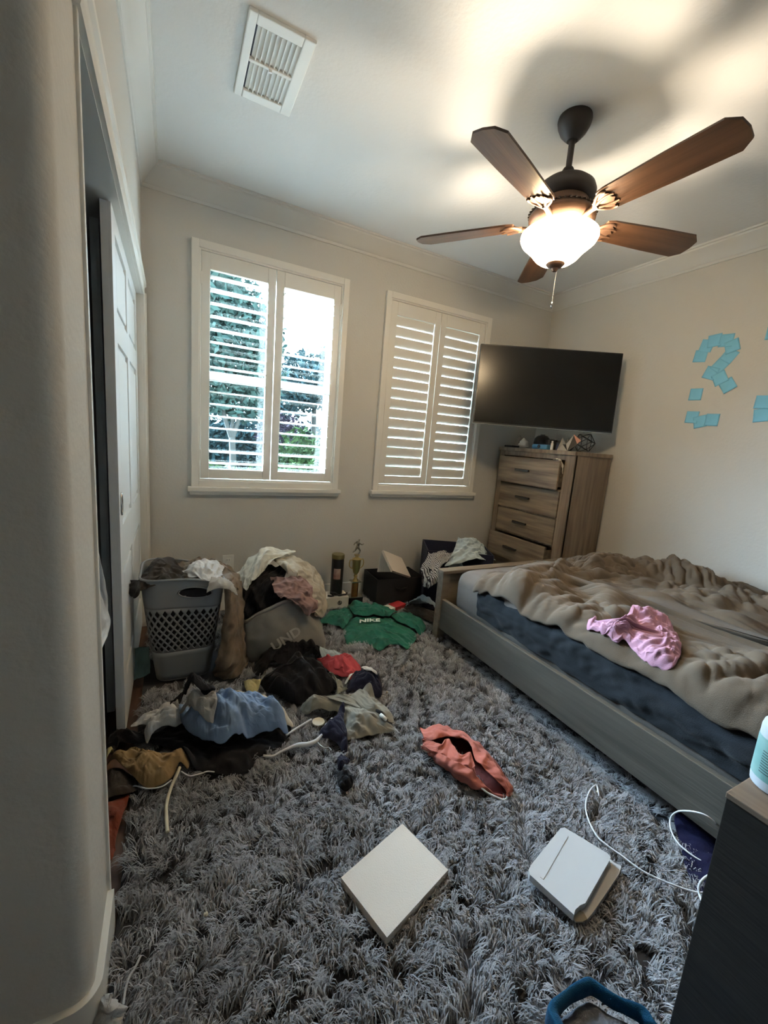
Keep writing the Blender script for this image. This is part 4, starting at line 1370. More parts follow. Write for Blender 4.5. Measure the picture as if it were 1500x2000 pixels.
# green hoodie spread on the rug
drape('hoodie', [(0.998, 2.370, 0.045), (1.114, 2.446, 0.045), (1.257, 2.439, 0.045), (1.360, 2.384, 0.045), (1.396, 2.215, 0.045), (1.405, 2.087, 0.045), (1.258, 1.949, 0.045), (1.229, 1.990, 0.045), (1.182, 2.027, 0.045), (1.083, 1.986, 0.045), (1.050, 2.079, 0.045), (0.999, 2.108, 0.045), (0.929, 2.106, 0.045), (0.960, 2.248, 0.045)],
      C['green'], mound=0.022, n=60, seed=61, amp=0.020, freq=7, ang=0.2, expand=1.10, label='green hooded sweatshirt with white printed lettering spread on the rug', cat='hoodie')
hood_root = bpy.data.objects['hoodie']
drape('sleeve', [(0.865, 2.454, 0.045), (0.940, 2.533, 0.045), (1.003, 2.582, 0.045), (1.135, 2.598, 0.045), (1.100, 2.439, 0.045), (0.981, 2.302, 0.045), (0.957, 2.351, 0.045), (0.911, 2.407, 0.045)], C['green'], mound=0.03, n=36, seed=62, amp=0.02, freq=9, parent=hood_root)
drape('sleeve', [(1.375, 2.392, 0.050), (1.453, 2.423, 0.050), (1.504, 2.403, 0.050), (1.545, 2.318, 0.050), (1.528, 2.174, 0.050), (1.429, 2.085, 0.050), (1.398, 2.182, 0.050), (1.348, 2.262, 0.050)], C['green'], mound=0.035, n=36, seed=63, amp=0.02, freq=9, parent=hood_root)
drape('hood', [(1.116, 2.566, 0.050), (1.154, 2.662, 0.100), (1.197, 2.632, 0.120), (1.268, 2.618, 0.120), (1.297, 2.533, 0.100), (1.410, 2.484, 0.070), (1.435, 2.411, 0.050), (1.295, 2.346, 0.060), (1.172, 2.394, 0.060), (1.113, 2.447, 0.060)], C['green'], mound=0.055, n=44, seed=64, amp=0.028, freq=9, parent=hood_root)
def print_on(name, text, size, pix, material, parent, shear=0.0, bold=0.003, lift=0.004):
    """lettering laid onto whatever surface is below, between two points"""
    vs, fs = text_verts(text, size, bold, shear)
    a, b = np.array(pix[0]), np.array(pix[1])
    ux = (b - a)[:2]; L = np.linalg.norm(ux); ux /= L
    uy = np.array([-ux[1], ux[0]])
    w = max(v[0] for v in vs) - min(v[0] for v in vs)
    k = L / w
    c = (a + b)[:2] / 2
    pts = np.array([c + ux * v[0] * k + uy * v[1] * k for v in vs])
    Gm = HG.copy()
    for _ in range(2):
        for ax, sh_ in ((0, 1), (0, -1), (1, 1), (1, -1)):
            Gm = np.maximum(Gm, np.roll(Gm, sh_, ax))
    z = h_sample(blur(Gm, 2), pts[:, 0], pts[:, 1]) + lift
    me = mesh_np(name, np.column_stack([pts, np.full(len(pts), 0.0) + z]), fs)
    o = link_mesh(name, me, material, parent, smooth=False)
    md = o.modifiers.new('t', 'SOLIDIFY'); md.thickness = 0.002
    return o
print_on('printed_letters', 'NIKE', 0.1, [(1.079, 2.310, 0.075), (1.228, 2.280, 0.075)], WHITETXT, hood_root, shear=0.25)['label'] = 'white printed lettering'
# clothes in and around the navy bin
drape('sweatshirt', [(1.722, 2.300, 0.406), (1.810, 2.360, 0.451), (1.883, 2.420, 0.509), (1.991, 2.520, 0.549), (2.134, 2.580, 0.544), (2.267, 2.600, 0.519), (2.303, 2.560, 0.463), (2.245, 2.500, 0.442), (2.312, 2.420, 0.392), (2.196, 2.380, 0.411), (1.960, 2.340, 0.438), (1.842, 2.300, 0.429)],
      C['lightblue'], mound=0.06, n=44, seed=51, amp=0.03, freq=10, ang=0.4, label='pale blue grey sweatshirt heaped on the navy bin', cat='sweatshirt')
loft('sweatshirt', [[(1.943, 2.460, 0.571), (2.018, 2.440, 0.579), (2.097, 2.420, 0.570), (2.157, 2.400, 0.513)], [(1.878, 2.400, 0.536), (1.948, 2.360, 0.543), (2.040, 2.360, 0.529), (2.121, 2.360, 0.482)], [(1.805, 2.340, 0.473), (1.872, 2.300, 0.480), (1.970, 2.300, 0.496), (2.106, 2.320, 0.483)], [(1.709, 2.280, 0.415), (1.787, 2.260, 0.436), (1.905, 2.260, 0.465), (2.186, 2.280, 0.436)]],
     C['lightblue'], nu=50, nv=44, amp=0.016, freq=9, ang=0.9, seed=52, label='pale grey blue hooded top drooping over the navy bin front', cat='sweatshirt')
drape('dark_garment', [(1.521, 2.538, 0.035), (1.588, 2.546, 0.035), (1.664, 2.470, 0.035), (1.729, 2.372, 0.035), (1.639, 2.229, 0.035), (1.592, 2.244, 0.035), (1.558, 2.336, 0.035), (1.513, 2.456, 0.035)],
      C['brown_dark'], mound=0.02, n=32, seed=54, ground=True, amp=0.015, label='dark garment edge under the light blue jeans', cat='clothing')
drape('jeans', [(1.533, 2.504, 0.080), (1.563, 2.480, 0.140), (1.607, 2.465, 0.200), (1.657, 2.400, 0.240), (1.722, 2.348, 0.260), (1.763, 2.344, 0.150), (1.720, 2.336, 0.060), (1.691, 2.400, 0.050), (1.654, 2.457, 0.050), (1.585, 2.483, 0.050)],
      C['jeans'], mound=0.10, n=50, seed=53, amp=0.03, freq=8, ang=0.9, label='light blue jeans heaped beside the bed post', cat='jeans')
STR = cloth_mat('striped_knit', (0.03, 0.03, 0.035))
_nt = STR.node_tree
_w = _nt.nodes.new('ShaderNodeTexWave'); _w.inputs['Scale'].default_value = 28.0; _w.inputs['Distortion'].default_value = 3.0; _w.inputs['Detail Scale'].default_value = 0.6
_t = _nt.nodes.new('ShaderNodeTexCoord'); _r = _nt.nodes.new('ShaderNodeValToRGB')
_r.color_ramp.elements[0].color = (0.02, 0.02, 0.03, 1); _r.color_ramp.elements[1].color = (0.45, 0.45, 0.45, 1)
_r.color_ramp.elements[0].position = 0.45; _r.color_ramp.elements[1].position = 0.6
_nt.links.new(_t.outputs['Object'], _w.inputs[0]); _nt.links.new(_w.outputs['Fac'], _r.inputs[0]); _nt.links.new(_r.outputs[0], _nt.nodes['Principled BSDF'].inputs['Base Color'])
loft('striped_top', [[(1.70, 2.475, 0.470), (1.77, 2.44, 0.487), (1.84, 2.405, 0.487), (1.90, 2.375, 0.487)], [(1.554, 2.340, 0.405), (1.583, 2.300, 0.424), (1.619, 2.270, 0.435), (1.653, 2.240, 0.438)], [(1.538, 2.300, 0.371), (1.554, 2.250, 0.392), (1.582, 2.210, 0.407), (1.613, 2.190, 0.407)], [(1.527, 2.280, 0.330), (1.534, 2.220, 0.350), (1.554, 2.180, 0.381), (1.593, 2.170, 0.386)], [(1.538, 2.280, 0.287), (1.536, 2.220, 0.289), (1.544, 2.180, 0.322), (1.587, 2.160, 0.361)]],
     STR, nu=40, nv=40, amp=0.014, freq=12, seed=55, label='black and white striped knit top hanging over the jeans', cat='knit top')

# ------------------------------------------------------------------ the heap in front of the baskets
drape('sweater', [(0.364, 2.000, 0.050), (0.429, 2.122, 0.050), (0.514, 2.193, 0.050), (0.580, 2.135, 0.120), (0.666, 2.077, 0.140), (0.761, 2.084, 0.080), (0.741, 2.017, 0.050), (0.655, 2.026, 0.050), (0.572, 1.999, 0.050), (0.460, 1.984, 0.050), (0.392, 1.941, 0.050)],
      C['black'], mound=0.09, n=48, seed=70, amp=0.05, freq=9, ang=0.3, label='fuzzy black sweater heaped against the grey bag', cat='sweater')
drape('strip_garment', [(0.421, 1.859, 0.050), (0.467, 1.862, 0.080), (0.517, 1.894, 0.080), (0.580, 1.875, 0.130), (0.601, 1.908, 0.080), (0.530, 1.840, 0.080), (0.480, 1.811, 0.080), (0.428, 1.831, 0.050)], C['tanstrap'], mound=0.015, n=28, seed=71, amp=0.01,
      label='tan brown strip of clothing between two black garments', cat='clothing')
drape('jacket', [(0.374, 1.868, 0.050), (0.414, 1.824, 0.050), (0.490, 1.882, 0.050), (0.563, 1.931, 0.050), (0.615, 1.900, 0.120), (0.666, 1.858, 0.100), (0.707, 1.781, 0.050), (0.719, 1.715, 0.050), (0.618, 1.650, 0.050), (0.525, 1.637, 0.050), (0.464, 1.673, 0.050), (0.387, 1.790, 0.050)],
      C['black'], mound=0.10, n=56, seed=72, amp=0.06, freq=8, ang=0.8, label='shiny black jacket piled beside the grey olive trousers', cat='jacket')
drape('shirt', [(0.733, 2.045, 0.090), (0.748, 2.053, 0.100), (0.789, 2.053, 0.070), (0.850, 2.019, 0.060), (0.845, 1.964, 0.060), (0.780, 1.973, 0.060), (0.727, 2.003, 0.060)], C['lightblue'], mound=0.02, n=28, seed=73, amp=0.02,
      label='pale blue cloth peeking from behind the red shirt', cat='shirt')
drape('shirt', [(0.701, 2.000, 0.060), (0.717, 1.960, 0.090), (0.758, 1.917, 0.100), (0.814, 1.932, 0.090), (0.854, 1.930, 0.060), (0.898, 1.849, 0.060), (0.872, 1.796, 0.060), (0.812, 1.742, 0.060), (0.777, 1.782, 0.060), (0.734, 1.827, 0.060), (0.714, 1.890, 0.060), (0.709, 1.949, 0.060)],
      C['red'], mound=0.06, n=48, seed=74, amp=0.034, freq=9, ang=0.4, expand=1.2, label='bright coral red shirt crumpled on the rug by the black jacket', cat='shirt')
drape('jersey', [(0.818, 1.755, 0.060), (0.863, 1.778, 0.080), (0.888, 1.745, 0.090), (0.935, 1.746, 0.060), (0.939, 1.671, 0.060), (0.895, 1.580, 0.060), (0.850, 1.582, 0.060), (0.815, 1.618, 0.060), (0.780, 1.645, 0.060), (0.747, 1.661, 0.060), (0.764, 1.703, 0.060)],
      C['navy'], mound=0.065, n=40, seed=75, amp=0.03, freq=9, label='dark navy jersey with a white patch beside the red shirt', cat='jersey')
jr = bpy.data.objects['jersey']
drape('white_patch', [(0.846, 1.737, 0.100), (0.877, 1.737, 0.100), (0.895, 1.690, 0.100), (0.901, 1.652, 0.100), (0.866, 1.660, 0.100), (0.854, 1.700, 0.100)], WHITEP, mound=0.004, n=20, seed=76, amp=0.004, thick=0.002, parent=jr)
drape('white_patch', [(0.761, 1.732, 0.060), (0.796, 1.753, 0.060), (0.806, 1.728, 0.060), (0.786, 1.714, 0.060), (0.759, 1.707, 0.060)], WHITEP, mound=0.004, n=16, seed=77, amp=0.004, thick=0.002, parent=jr)
drape('scarf', [(0.675, 1.728, 0.120), (0.713, 1.732, 0.120), (0.747, 1.742, 0.100), (0.736, 1.676, 0.100), (0.749, 1.658, 0.050), (0.714, 1.661, 0.050), (0.675, 1.632, 0.100), (0.701, 1.688, 0.100)], C['olive'], mound=0.025, n=30, seed=78, amp=0.02,
      label='grey cloth strip lying over the black jacket edge', cat='clothing')
drape('trousers', [(0.502, 1.602, 0.050), (0.518, 1.632, 0.050), (0.564, 1.615, 0.050), (0.626, 1.619, 0.080), (0.671, 1.615, 0.100), (0.733, 1.592, 0.100), (0.802, 1.618, 0.080), (0.839, 1.607, 0.050), (0.858, 1.537, 0.050), (0.878, 1.453, 0.050), (0.859, 1.393, 0.050), (0.814, 1.403, 0.050), (0.847, 1.349, 0.050), (0.805, 1.335, 0.050), (0.745, 1.349, 0.050), (0.659, 1.356, 0.050), (0.626, 1.376, 0.050), (0.647, 1.454, 0.050), (0.647, 1.527, 0.050), (0.584, 1.551, 0.050), (0.517, 1.560, 0.050)],
      C['olive'], mound=0.05, n=68, seed=79, amp=0.034, freq=7, ang=0.5, aniso=2.4, expand=1.16, spine=[(0.584, 1.583, 0.050), (0.692, 1.564, 0.050), (0.740, 1.449, 0.050)],
      label='grey olive cargo trousers sprawled across the rug', cat='trousers')
tro = bpy.data.objects['trousers']
q0, q1 = [(0.790, 1.442, 0.085), (0.806, 1.363, 0.085)]
MB().tube([q0, ((q0[0] + q1[0]) / 2, (q0[1] + q1[1]) / 2, 0.095), q1], 0.008, 8).build('pocket_flap_trim', C['black'], tro, smooth=True)
q0, q1 = [(0.791, 1.392, 0.095), (0.799, 1.356, 0.095)]
MB().tube([q0, q1], 0.008, 8).build('reflective_tab', WHITEP, tro, smooth=True)

# tan jacket at the closet door, dark and rust cloths under it
drape('cloth', [(-0.196, 1.373, 0.032), (-0.168, 1.390, 0.032), (-0.136, 1.398, 0.032), (-0.136, 1.361, 0.032), (-0.146, 1.289, 0.032), (-0.153, 1.239, 0.032), (-0.155, 1.180, 0.032), (-0.169, 1.182, 0.032), (-0.188, 1.274, 0.032)], C['rust'], mound=0.015, n=32, seed=80, amp=0.012,
      label='rust red cloth lying along the closet jamb', cat='clothing')
drape('cloth', [(-0.216, 1.511, 0.040), (-0.201, 1.534, 0.040), (-0.161, 1.503, 0.040), (-0.110, 1.433, 0.040), (-0.121, 1.391, 0.040), (-0.150, 1.377, 0.040), (-0.184, 1.385, 0.040), (-0.201, 1.385, 0.040)], C['brown_dark'], mound=0.03, n=32, seed=81, amp=0.02,
      label='dark brown cloth under the tan jacket', cat='clothing')
drape('jacket', [(-0.214, 1.534, 0.050), (-0.205, 1.572, 0.050), (-0.165, 1.567, 0.120), (-0.115, 1.535, 0.130), (-0.071, 1.515, 0.120), (-0.008, 1.496, 0.090), (0.027, 1.483, 0.080), (0.048, 1.461, 0.050), (0.043, 1.428, 0.050), (0.012, 1.430, 0.050), (-0.017, 1.391, 0.050), (-0.054, 1.384, 0.050), (-0.095, 1.395, 0.050), (-0.142, 1.441, 0.050), (-0.179, 1.498, 0.050)],
      C['tan'], mound=0.055, n=64, seed=82, amp=0.065, freq=6, ang=0.25, aniso=3.0, expand=1.15, wr=0.015, label='tan brown jacket bunched up beside the closet door', cat='jacket')
drape('cloth', [(-0.230, 1.601, 0.060), (-0.218, 1.613, 0.060), (-0.197, 1.588, 0.060), (-0.198, 1.553, 0.060), (-0.214, 1.537, 0.060), (-0.223, 1.548, 0.060)], C['yellow'], mound=0.035, n=18, seed=83, amp=0.01,
      label='small yellow cloth ball at the closet jamb', cat='clothing')
drape('cloth', [(-0.227, 1.689, 0.050), (-0.208, 1.775, 0.050), (-0.146, 1.719, 0.050), (-0.089, 1.646, 0.050), (-0.129, 1.637, 0.050), (-0.180, 1.652, 0.050), (-0.207, 1.607, 0.050)], C['black'], mound=0.02, n=24, seed=84, amp=0.015,
      label='black cloth under the bottom of the closet door', cat='clothing')

# black base, white shirt, cream sheet, denim, grey tops
drape('trousers', [(-0.101, 1.649, 0.040), (-0.056, 1.688, 0.040), (0.032, 1.732, 0.040), (0.135, 1.790, 0.040), (0.333, 1.743, 0.040), (0.398, 1.654, 0.040), (0.442, 1.554, 0.040), (0.405, 1.448, 0.040), (0.334, 1.416, 0.040), (0.280, 1.400, 0.040), (0.249, 1.360, 0.040), (0.194, 1.352, 0.040), (0.118, 1.387, 0.040), (0.075, 1.421, 0.040), (0.032, 1.463, 0.040), (-0.001, 1.557, 0.040)],
      C['black'], mound=0.015, n=48, seed=85, amp=0.02, label='black trousers spread beneath the blue denim top', cat='trousers')
drape('shirt', [(-0.154, 1.724, 0.060), (-0.132, 1.782, 0.060), (-0.076, 1.786, 0.090), (0.000, 1.805, 0.110), (0.032, 1.761, 0.100), (0.050, 1.696, 0.060), (0.012, 1.645, 0.060), (-0.049, 1.652, 0.060), (-0.091, 1.614, 0.060), (-0.104, 1.648, 0.060), (-0.100, 1.698, 0.060)],
      C['white'], mound=0.05, n=48, seed=86, amp=0.035, freq=8, ang=0.9, label='white shirt crumpled between the closet door and denim top', cat='shirt')
drape('pillowcase', [(0.163, 1.791, 0.100), (0.215, 1.758, 0.160), (0.257, 1.749, 0.170), (0.315, 1.702, 0.150), (0.379, 1.613, 0.130), (0.437, 1.569, 0.080), (0.446, 1.512, 0.060), (0.402, 1.512, 0.060), (0.331, 1.510, 0.100), (0.267, 1.614, 0.100), (0.196, 1.701, 0.100)],
      C['cream'], mound=0.06, n=48, seed=87, amp=0.022, freq=7, ang=0.7, label='cream pillowcase curving behind the blue denim top', cat='pillowcase')
drape('sock', [(0.306, 1.919, 0.130), (0.336, 1.920, 0.130), (0.365, 1.895, 0.120), (0.379, 1.868, 0.090), (0.348, 1.816, 0.080), (0.307, 1.828, 0.080), (0.302, 1.905, 0.080)], C['yellow'], mound=0.03, n=26, seed=88, amp=0.02,
      label='pale yellow cloth beside the brown towel and black jacket', cat='clothing')
drape('denim_shirt', [(0.020, 1.703, 0.110), (0.063, 1.709, 0.150), (0.115, 1.714, 0.190), (0.157, 1.703, 0.210), (0.219, 1.674, 0.200), (0.283, 1.635, 0.170), (0.358, 1.550, 0.140), (0.409, 1.475, 0.100), (0.393, 1.437, 0.090), (0.333, 1.448, 0.080), (0.263, 1.456, 0.070), (0.212, 1.445, 0.070), (0.151, 1.444, 0.070), (0.096, 1.494, 0.070), (0.046, 1.559, 0.080), (0.024, 1.630, 0.090)],
      C['denim'], mound=0.060, n=84, seed=89, amp=0.060, freq=5.2, ang=0.55, aniso=1.9, expand=1.15, power=2.0, wr=0.024, label='light blue denim top heaped in front of the grey basket', cat='denim top',
      ridges=[([(0.176, 1.722, 0.180), (0.198, 1.612, 0.180), (0.246, 1.530, 0.180), (0.305, 1.492, 0.180), (0.359, 1.461, 0.180)], 0.045, 0.040), ([(0.144, 1.582, 0.160), (0.187, 1.511, 0.160), (0.225, 1.425, 0.160), (0.251, 1.358, 0.160)], 0.035, 0.032), ([(0.029, 1.614, 0.100), (0.078, 1.495, 0.100), (0.144, 1.437, 0.100), (0.216, 1.432, 0.100)], 0.025, 0.035), ([(0.325, 1.484, 0.120), (0.365, 1.513, 0.120), (0.385, 1.451, 0.120)], 0.03, 0.025)])
drape('shirt', [(0.018, 1.645, 0.160), (0.042, 1.642, 0.220), (0.072, 1.630, 0.250), (0.113, 1.591, 0.250), (0.140, 1.571, 0.220), (0.147, 1.525, 0.190), (0.135, 1.503, 0.150), (0.126, 1.490, 0.110), (0.092, 1.521, 0.120), (0.058, 1.567, 0.140), (0.035, 1.604, 0.150)],
      C['grey_tee'], mound=0.03, n=44, seed=92, amp=0.028, freq=11, ang=1.2, label='grey tee shirt draped over the blue denim top', cat='shirt')
drape('beanie', [(-0.012, 1.737, 0.200), (0.019, 1.691, 0.240), (0.060, 1.633, 0.280), (0.100, 1.636, 0.300), (0.132, 1.599, 0.300), (0.146, 1.583, 0.270), (0.136, 1.562, 0.230), (0.082, 1.573, 0.210), (0.047, 1.603, 0.170), (0.021, 1.640, 0.170), (0.012, 1.677, 0.190), (-0.012, 1.720, 0.180)],
      C['charcoal'], mound=0.05, n=44, seed=93, amp=0.035, freq=12, ang=0.6, label='charcoal garment crumpled on top of the grey tee', cat='clothing')

# brown patterned towel hanging down between basket and bag
loft('towel', [[(0.024, 2.320, 0.531), (0.085, 2.320, 0.557), (0.160, 2.320, 0.555), (0.236, 2.300, 0.533), (0.287, 2.280, 0.487)], [(0.018, 2.160, 0.533), (0.086, 2.140, 0.556), (0.157, 2.160, 0.549), (0.232, 2.180, 0.528), (0.305, 2.220, 0.491), (0.348, 2.260, 0.400)], [(0.010, 2.060, 0.529), (0.082, 2.040, 0.530), (0.149, 2.040, 0.498), (0.212, 2.060, 0.512), (0.280, 2.120, 0.457), (0.343, 2.200, 0.335)]],
     C['camo'], nu=54, nv=40, amp=0.020, freq=9, seed=94, label='brown patterned blanket heaped over the back of the basket', cat='blanket')
loft('towel', [[(0.218, 2.120, 0.495), (0.253, 2.140, 0.494), (0.300, 2.180, 0.490), (0.343, 2.240, 0.408)], [(0.222, 2.030, 0.460), (0.250, 2.040, 0.453), (0.295, 2.100, 0.417), (0.340, 2.180, 0.333)], [(0.219, 2.010, 0.345), (0.247, 2.000, 0.346), (0.294, 2.050, 0.318), (0.341, 2.140, 0.253)], [(0.202, 2.000, 0.236), (0.242, 1.970, 0.236), (0.293, 2.020, 0.203), (0.347, 2.120, 0.135)], [(0.182, 1.980, 0.142), (0.232, 1.940, 0.137), (0.285, 1.980, 0.114), (0.348, 2.100, 0.056)], [(0.176, 2.042, 0.035), (0.225, 1.970, 0.035), (0.283, 1.981, 0.035), (0.331, 2.056, 0.035)]],
     C['camo'], nu=44, nv=60, amp=0.016, freq=7, ang=0.0, aniso=4.0, seed=95, label='brown patterned blanket hanging to the floor beside the basket', cat='blanket')
loft('hoodie', [[(-0.166, 2.220, 0.484), (-0.124, 2.260, 0.542), (-0.054, 2.280, 0.580), (0.012, 2.280, 0.553), (0.055, 2.260, 0.497)], [(-0.162, 2.120, 0.498), (-0.121, 2.140, 0.551), (-0.054, 2.150, 0.580), (0.007, 2.160, 0.560), (0.049, 2.160, 0.517)], [(-0.162, 2.030, 0.507), (-0.123, 2.040, 0.544), (-0.056, 2.050, 0.559), (0.003, 2.050, 0.550), (0.032, 2.060, 0.532)], [(-0.146, 1.980, 0.505), (-0.127, 1.990, 0.534), (-0.066, 2.020, 0.530), (-0.011, 2.030, 0.518), (0.017, 2.040, 0.523)]],
     C['brown_dark'], nu=50, nv=46, amp=0.022, freq=9, ang=0.7, seed=96, label='dark brown hooded top slumped over the basket rim', cat='hoodie')
loft('sleeve_garment', [[(-0.164, 2.060, 0.548), (-0.142, 2.040, 0.558), (-0.125, 2.020, 0.543)], [(-0.168, 2.030, 0.524), (-0.150, 2.000, 0.525), (-0.129, 1.990, 0.534)], [(-0.166, 2.020, 0.491), (-0.147, 1.990, 0.493), (-0.129, 1.990, 0.511)]], C['charcoal'], nu=20, nv=20, amp=0.012, seed=97,
     label='charcoal sleeve hanging outside the basket near the closet', cat='clothing')
loft('shirt', [[(0.049, 2.160, 0.539), (0.087, 2.180, 0.579), (0.142, 2.180, 0.589), (0.195, 2.180, 0.577), (0.226, 2.160, 0.549)], [(0.055, 2.120, 0.549), (0.096, 2.100, 0.577), (0.145, 2.100, 0.587), (0.192, 2.100, 0.575), (0.222, 2.100, 0.550)], [(0.066, 2.100, 0.555), (0.104, 2.050, 0.563), (0.145, 2.040, 0.554), (0.184, 2.050, 0.548), (0.212, 2.060, 0.547)], [(0.076, 2.080, 0.562), (0.118, 2.020, 0.551), (0.153, 2.000, 0.544), (0.185, 2.020, 0.541), (0.202, 2.040, 0.545)]],
     C['white'], nu=44, nv=36, amp=0.016, freq=12, seed=98, label='white shirt bundled on top of the laundry basket', cat='shirt')
loft('shirt', [[(0.162, 2.020, 0.547), (0.200, 2.020, 0.548), (0.236, 2.030, 0.529), (0.267, 2.050, 0.497)], [(0.149, 1.990, 0.529), (0.189, 1.980, 0.537), (0.236, 1.990, 0.521), (0.270, 2.020, 0.485)], [(0.139, 1.985, 0.490), (0.177, 1.970, 0.513), (0.234, 1.970, 0.507), (0.278, 2.010, 0.453)]], C['grey_tee'], nu=36, nv=26, amp=0.012, seed=99,
     label='grey sleeve trailing over the basket rim', cat='clothing')

# clothes in the bag
loft('sweatshirt', [[(0.331, 2.340, 0.449), (0.393, 2.360, 0.530), (0.471, 2.380, 0.592), (0.567, 2.380, 0.566), (0.654, 2.380, 0.571)], [(0.314, 2.280, 0.450), (0.391, 2.290, 0.526), (0.466, 2.300, 0.593), (0.556, 2.310, 0.565), (0.649, 2.340, 0.566)], [(0.330, 2.200, 0.428), (0.387, 2.210, 0.502), (0.448, 2.230, 0.565), (0.508, 2.250, 0.568), (0.568, 2.280, 0.563)], [(0.338, 2.150, 0.427), (0.384, 2.160, 0.471), (0.423, 2.180, 0.504), (0.454, 2.200, 0.534), (0.497, 2.240, 0.559)]],
     C['offwhite'], nu=56, nv=48, amp=0.018, freq=9, ang=0.6, seed=101, label='white sweatshirt rising to a peak over the grey bag', cat='sweatshirt')
loft('sweater', [[(0.390, 2.300, 0.422), (0.487, 2.320, 0.495), (0.605, 2.320, 0.513)], [(0.344, 2.200, 0.403), (0.449, 2.220, 0.470), (0.576, 2.220, 0.495)], [(0.329, 2.150, 0.366), (0.426, 2.140, 0.427), (0.535, 2.140, 0.455)], [(0.330, 2.130, 0.270), (0.413, 2.100, 0.317), (0.528, 2.090, 0.367)]],
     C['black'], nu=46, nv=46, amp=0.022, freq=8, ang=0.4, seed=102, label='black sweater filling the middle of the grey bag', cat='sweater')
bpy.data.objects['sweater.001']['label'] = 'black sweater filling the middle of the grey bag'
loft('hoodie', [[(0.508, 2.360, 0.536), (0.619, 2.380, 0.537), (0.727, 2.380, 0.487), (0.820, 2.380, 0.397), (0.854, 2.360, 0.305), (0.869, 2.340, 0.197)], [(0.506, 2.280, 0.541), (0.594, 2.280, 0.551), (0.679, 2.270, 0.503), (0.744, 2.250, 0.420), (0.798, 2.240, 0.322), (0.813, 2.240, 0.189)], [(0.527, 2.200, 0.534), (0.576, 2.190, 0.544), (0.629, 2.180, 0.499), (0.684, 2.170, 0.427), (0.736, 2.160, 0.333), (0.764, 2.160, 0.210)], [(0.562, 2.160, 0.490), (0.577, 2.150, 0.517), (0.609, 2.140, 0.493), (0.652, 2.130, 0.434), (0.688, 2.120, 0.348), (0.718, 2.120, 0.247)]],
     C['beige'], nu=60, nv=46, amp=0.018, freq=8, ang=0.1, aniso=3.0, seed=103, label='beige hooded top arching over the side of the grey bag', cat='hoodie')
loft('shirt', [[(0.469, 2.160, 0.472), (0.534, 2.140, 0.483), (0.619, 2.140, 0.484), (0.664, 2.140, 0.459)], [(0.474, 2.110, 0.438), (0.542, 2.090, 0.443), (0.616, 2.090, 0.456), (0.688, 2.100, 0.411)], [(0.484, 2.070, 0.418), (0.542, 2.050, 0.410), (0.616, 2.050, 0.407), (0.706, 2.070, 0.361)], [(0.525, 2.050, 0.403), (0.576, 2.035, 0.379), (0.629, 2.035, 0.349), (0.714, 2.050, 0.328)], [(0.596, 2.040, 0.378), (0.618, 2.035, 0.326), (0.646, 2.035, 0.290), (0.690, 2.040, 0.305)]],
     C['mauve'], nu=50, nv=50, amp=0.018, freq=10, ang=0.9, aniso=2.6, seed=104, label='dusty mauve shirt hanging over the grey bag rim', cat='shirt')

# teal and white packet between door and basket
loft('packet', [[(-0.181, 2.238, 0.130), (-0.146, 2.214, 0.150), (-0.110, 2.182, 0.160)], [(-0.182, 2.219, 0.080), (-0.146, 2.197, 0.090), (-0.107, 2.174, 0.100)], [(-0.176, 2.165, 0.045), (-0.145, 2.162, 0.045), (-0.105, 2.163, 0.050)], [(-0.170, 2.110, 0.035), (-0.140, 2.130, 0.035), (-0.104, 2.149, 0.035)]], C['teal'], nu=24, nv=24, amp=0.006, seed=105,
     label='crumpled teal and white packet between closet door and basket', cat='packet')

# white shirt tail hanging out of the closet
loft('hanging_shirt', [[(-0.210, 1.356, 0.931), (-0.190, 1.283, 0.941), (-0.165, 1.152, 0.960)], [(-0.220, 1.396, 0.807), (-0.180, 1.256, 0.857), (-0.165, 1.266, 0.839)], [(-0.220, 1.370, 0.692), (-0.180, 1.260, 0.727), (-0.165, 1.361, 0.670)], [(-0.220, 1.349, 0.599), (-0.180, 1.195, 0.666), (-0.165, 1.180, 0.666)]],
     C['white'], nu=30, nv=40, amp=0.006, freq=8, seed=106, write=False, label='white shirt hanging in the closet and poking past the jamb', cat='shirt')

# ------------------------------------------------------------------ small things on the rug
HANG = mat('white_hanger_plastic', (0.62, 0.63, 0.64), rough=0.4)
h1 = empty('coat_hanger', [(0.434, 1.399, 0.050)][0])
tag(h1, 'white plastic coat hanger with wire hook lying on the rug', 'hanger')
pts = np.array([(0.298, 1.390, 0.052), (0.329, 1.374, 0.052), (0.367, 1.386, 0.052), (0.429, 1.397, 0.052), (0.466, 1.385, 0.052), (0.504, 1.392, 0.052), (0.537, 1.417, 0.052)]) - np.array(h1.location)
MB().tube(catmull(pts, 40), [0.0045 + 0.0055 * math.exp(-((i - 27) / 8.0) ** 2) for i in range(40)], 8).build('hanger_arm', HANG, h1, smooth=True)
pts = np.array([(0.506, 1.391, 0.052), (0.513, 1.366, 0.052), (0.522, 1.346, 0.052), (0.540, 1.339, 0.052), (0.545, 1.321, 0.052)]) - np.array(h1.location)
MB().tube(catmull(pts, 24), 0.0022, 8).build('hook', CHROME, h1, smooth=True)
h2 = empty('coat_hanger', [(0.461, 1.496, 0.050)][0])
tag(h2, 'thin white hanger bar lying between denim top and cream disc', 'hanger')
pts = np.array([(0.403, 1.466, 0.052), (0.460, 1.494, 0.052), (0.525, 1.522, 0.052)]) - np.array(h2.location)
MB().tube(catmull(pts, 12), 0.0042, 8).build('hanger_arm', HANG, h2, smooth=True)
h3 = empty('coat_hanger', [(0.591, 1.483, 0.050)][0])
tag(h3, 'short white hanger end beside the navy sock and cream disc', 'hanger')
pts = np.array([(0.567, 1.460, 0.055), (0.609, 1.493, 0.055)]) - np.array(h3.location)
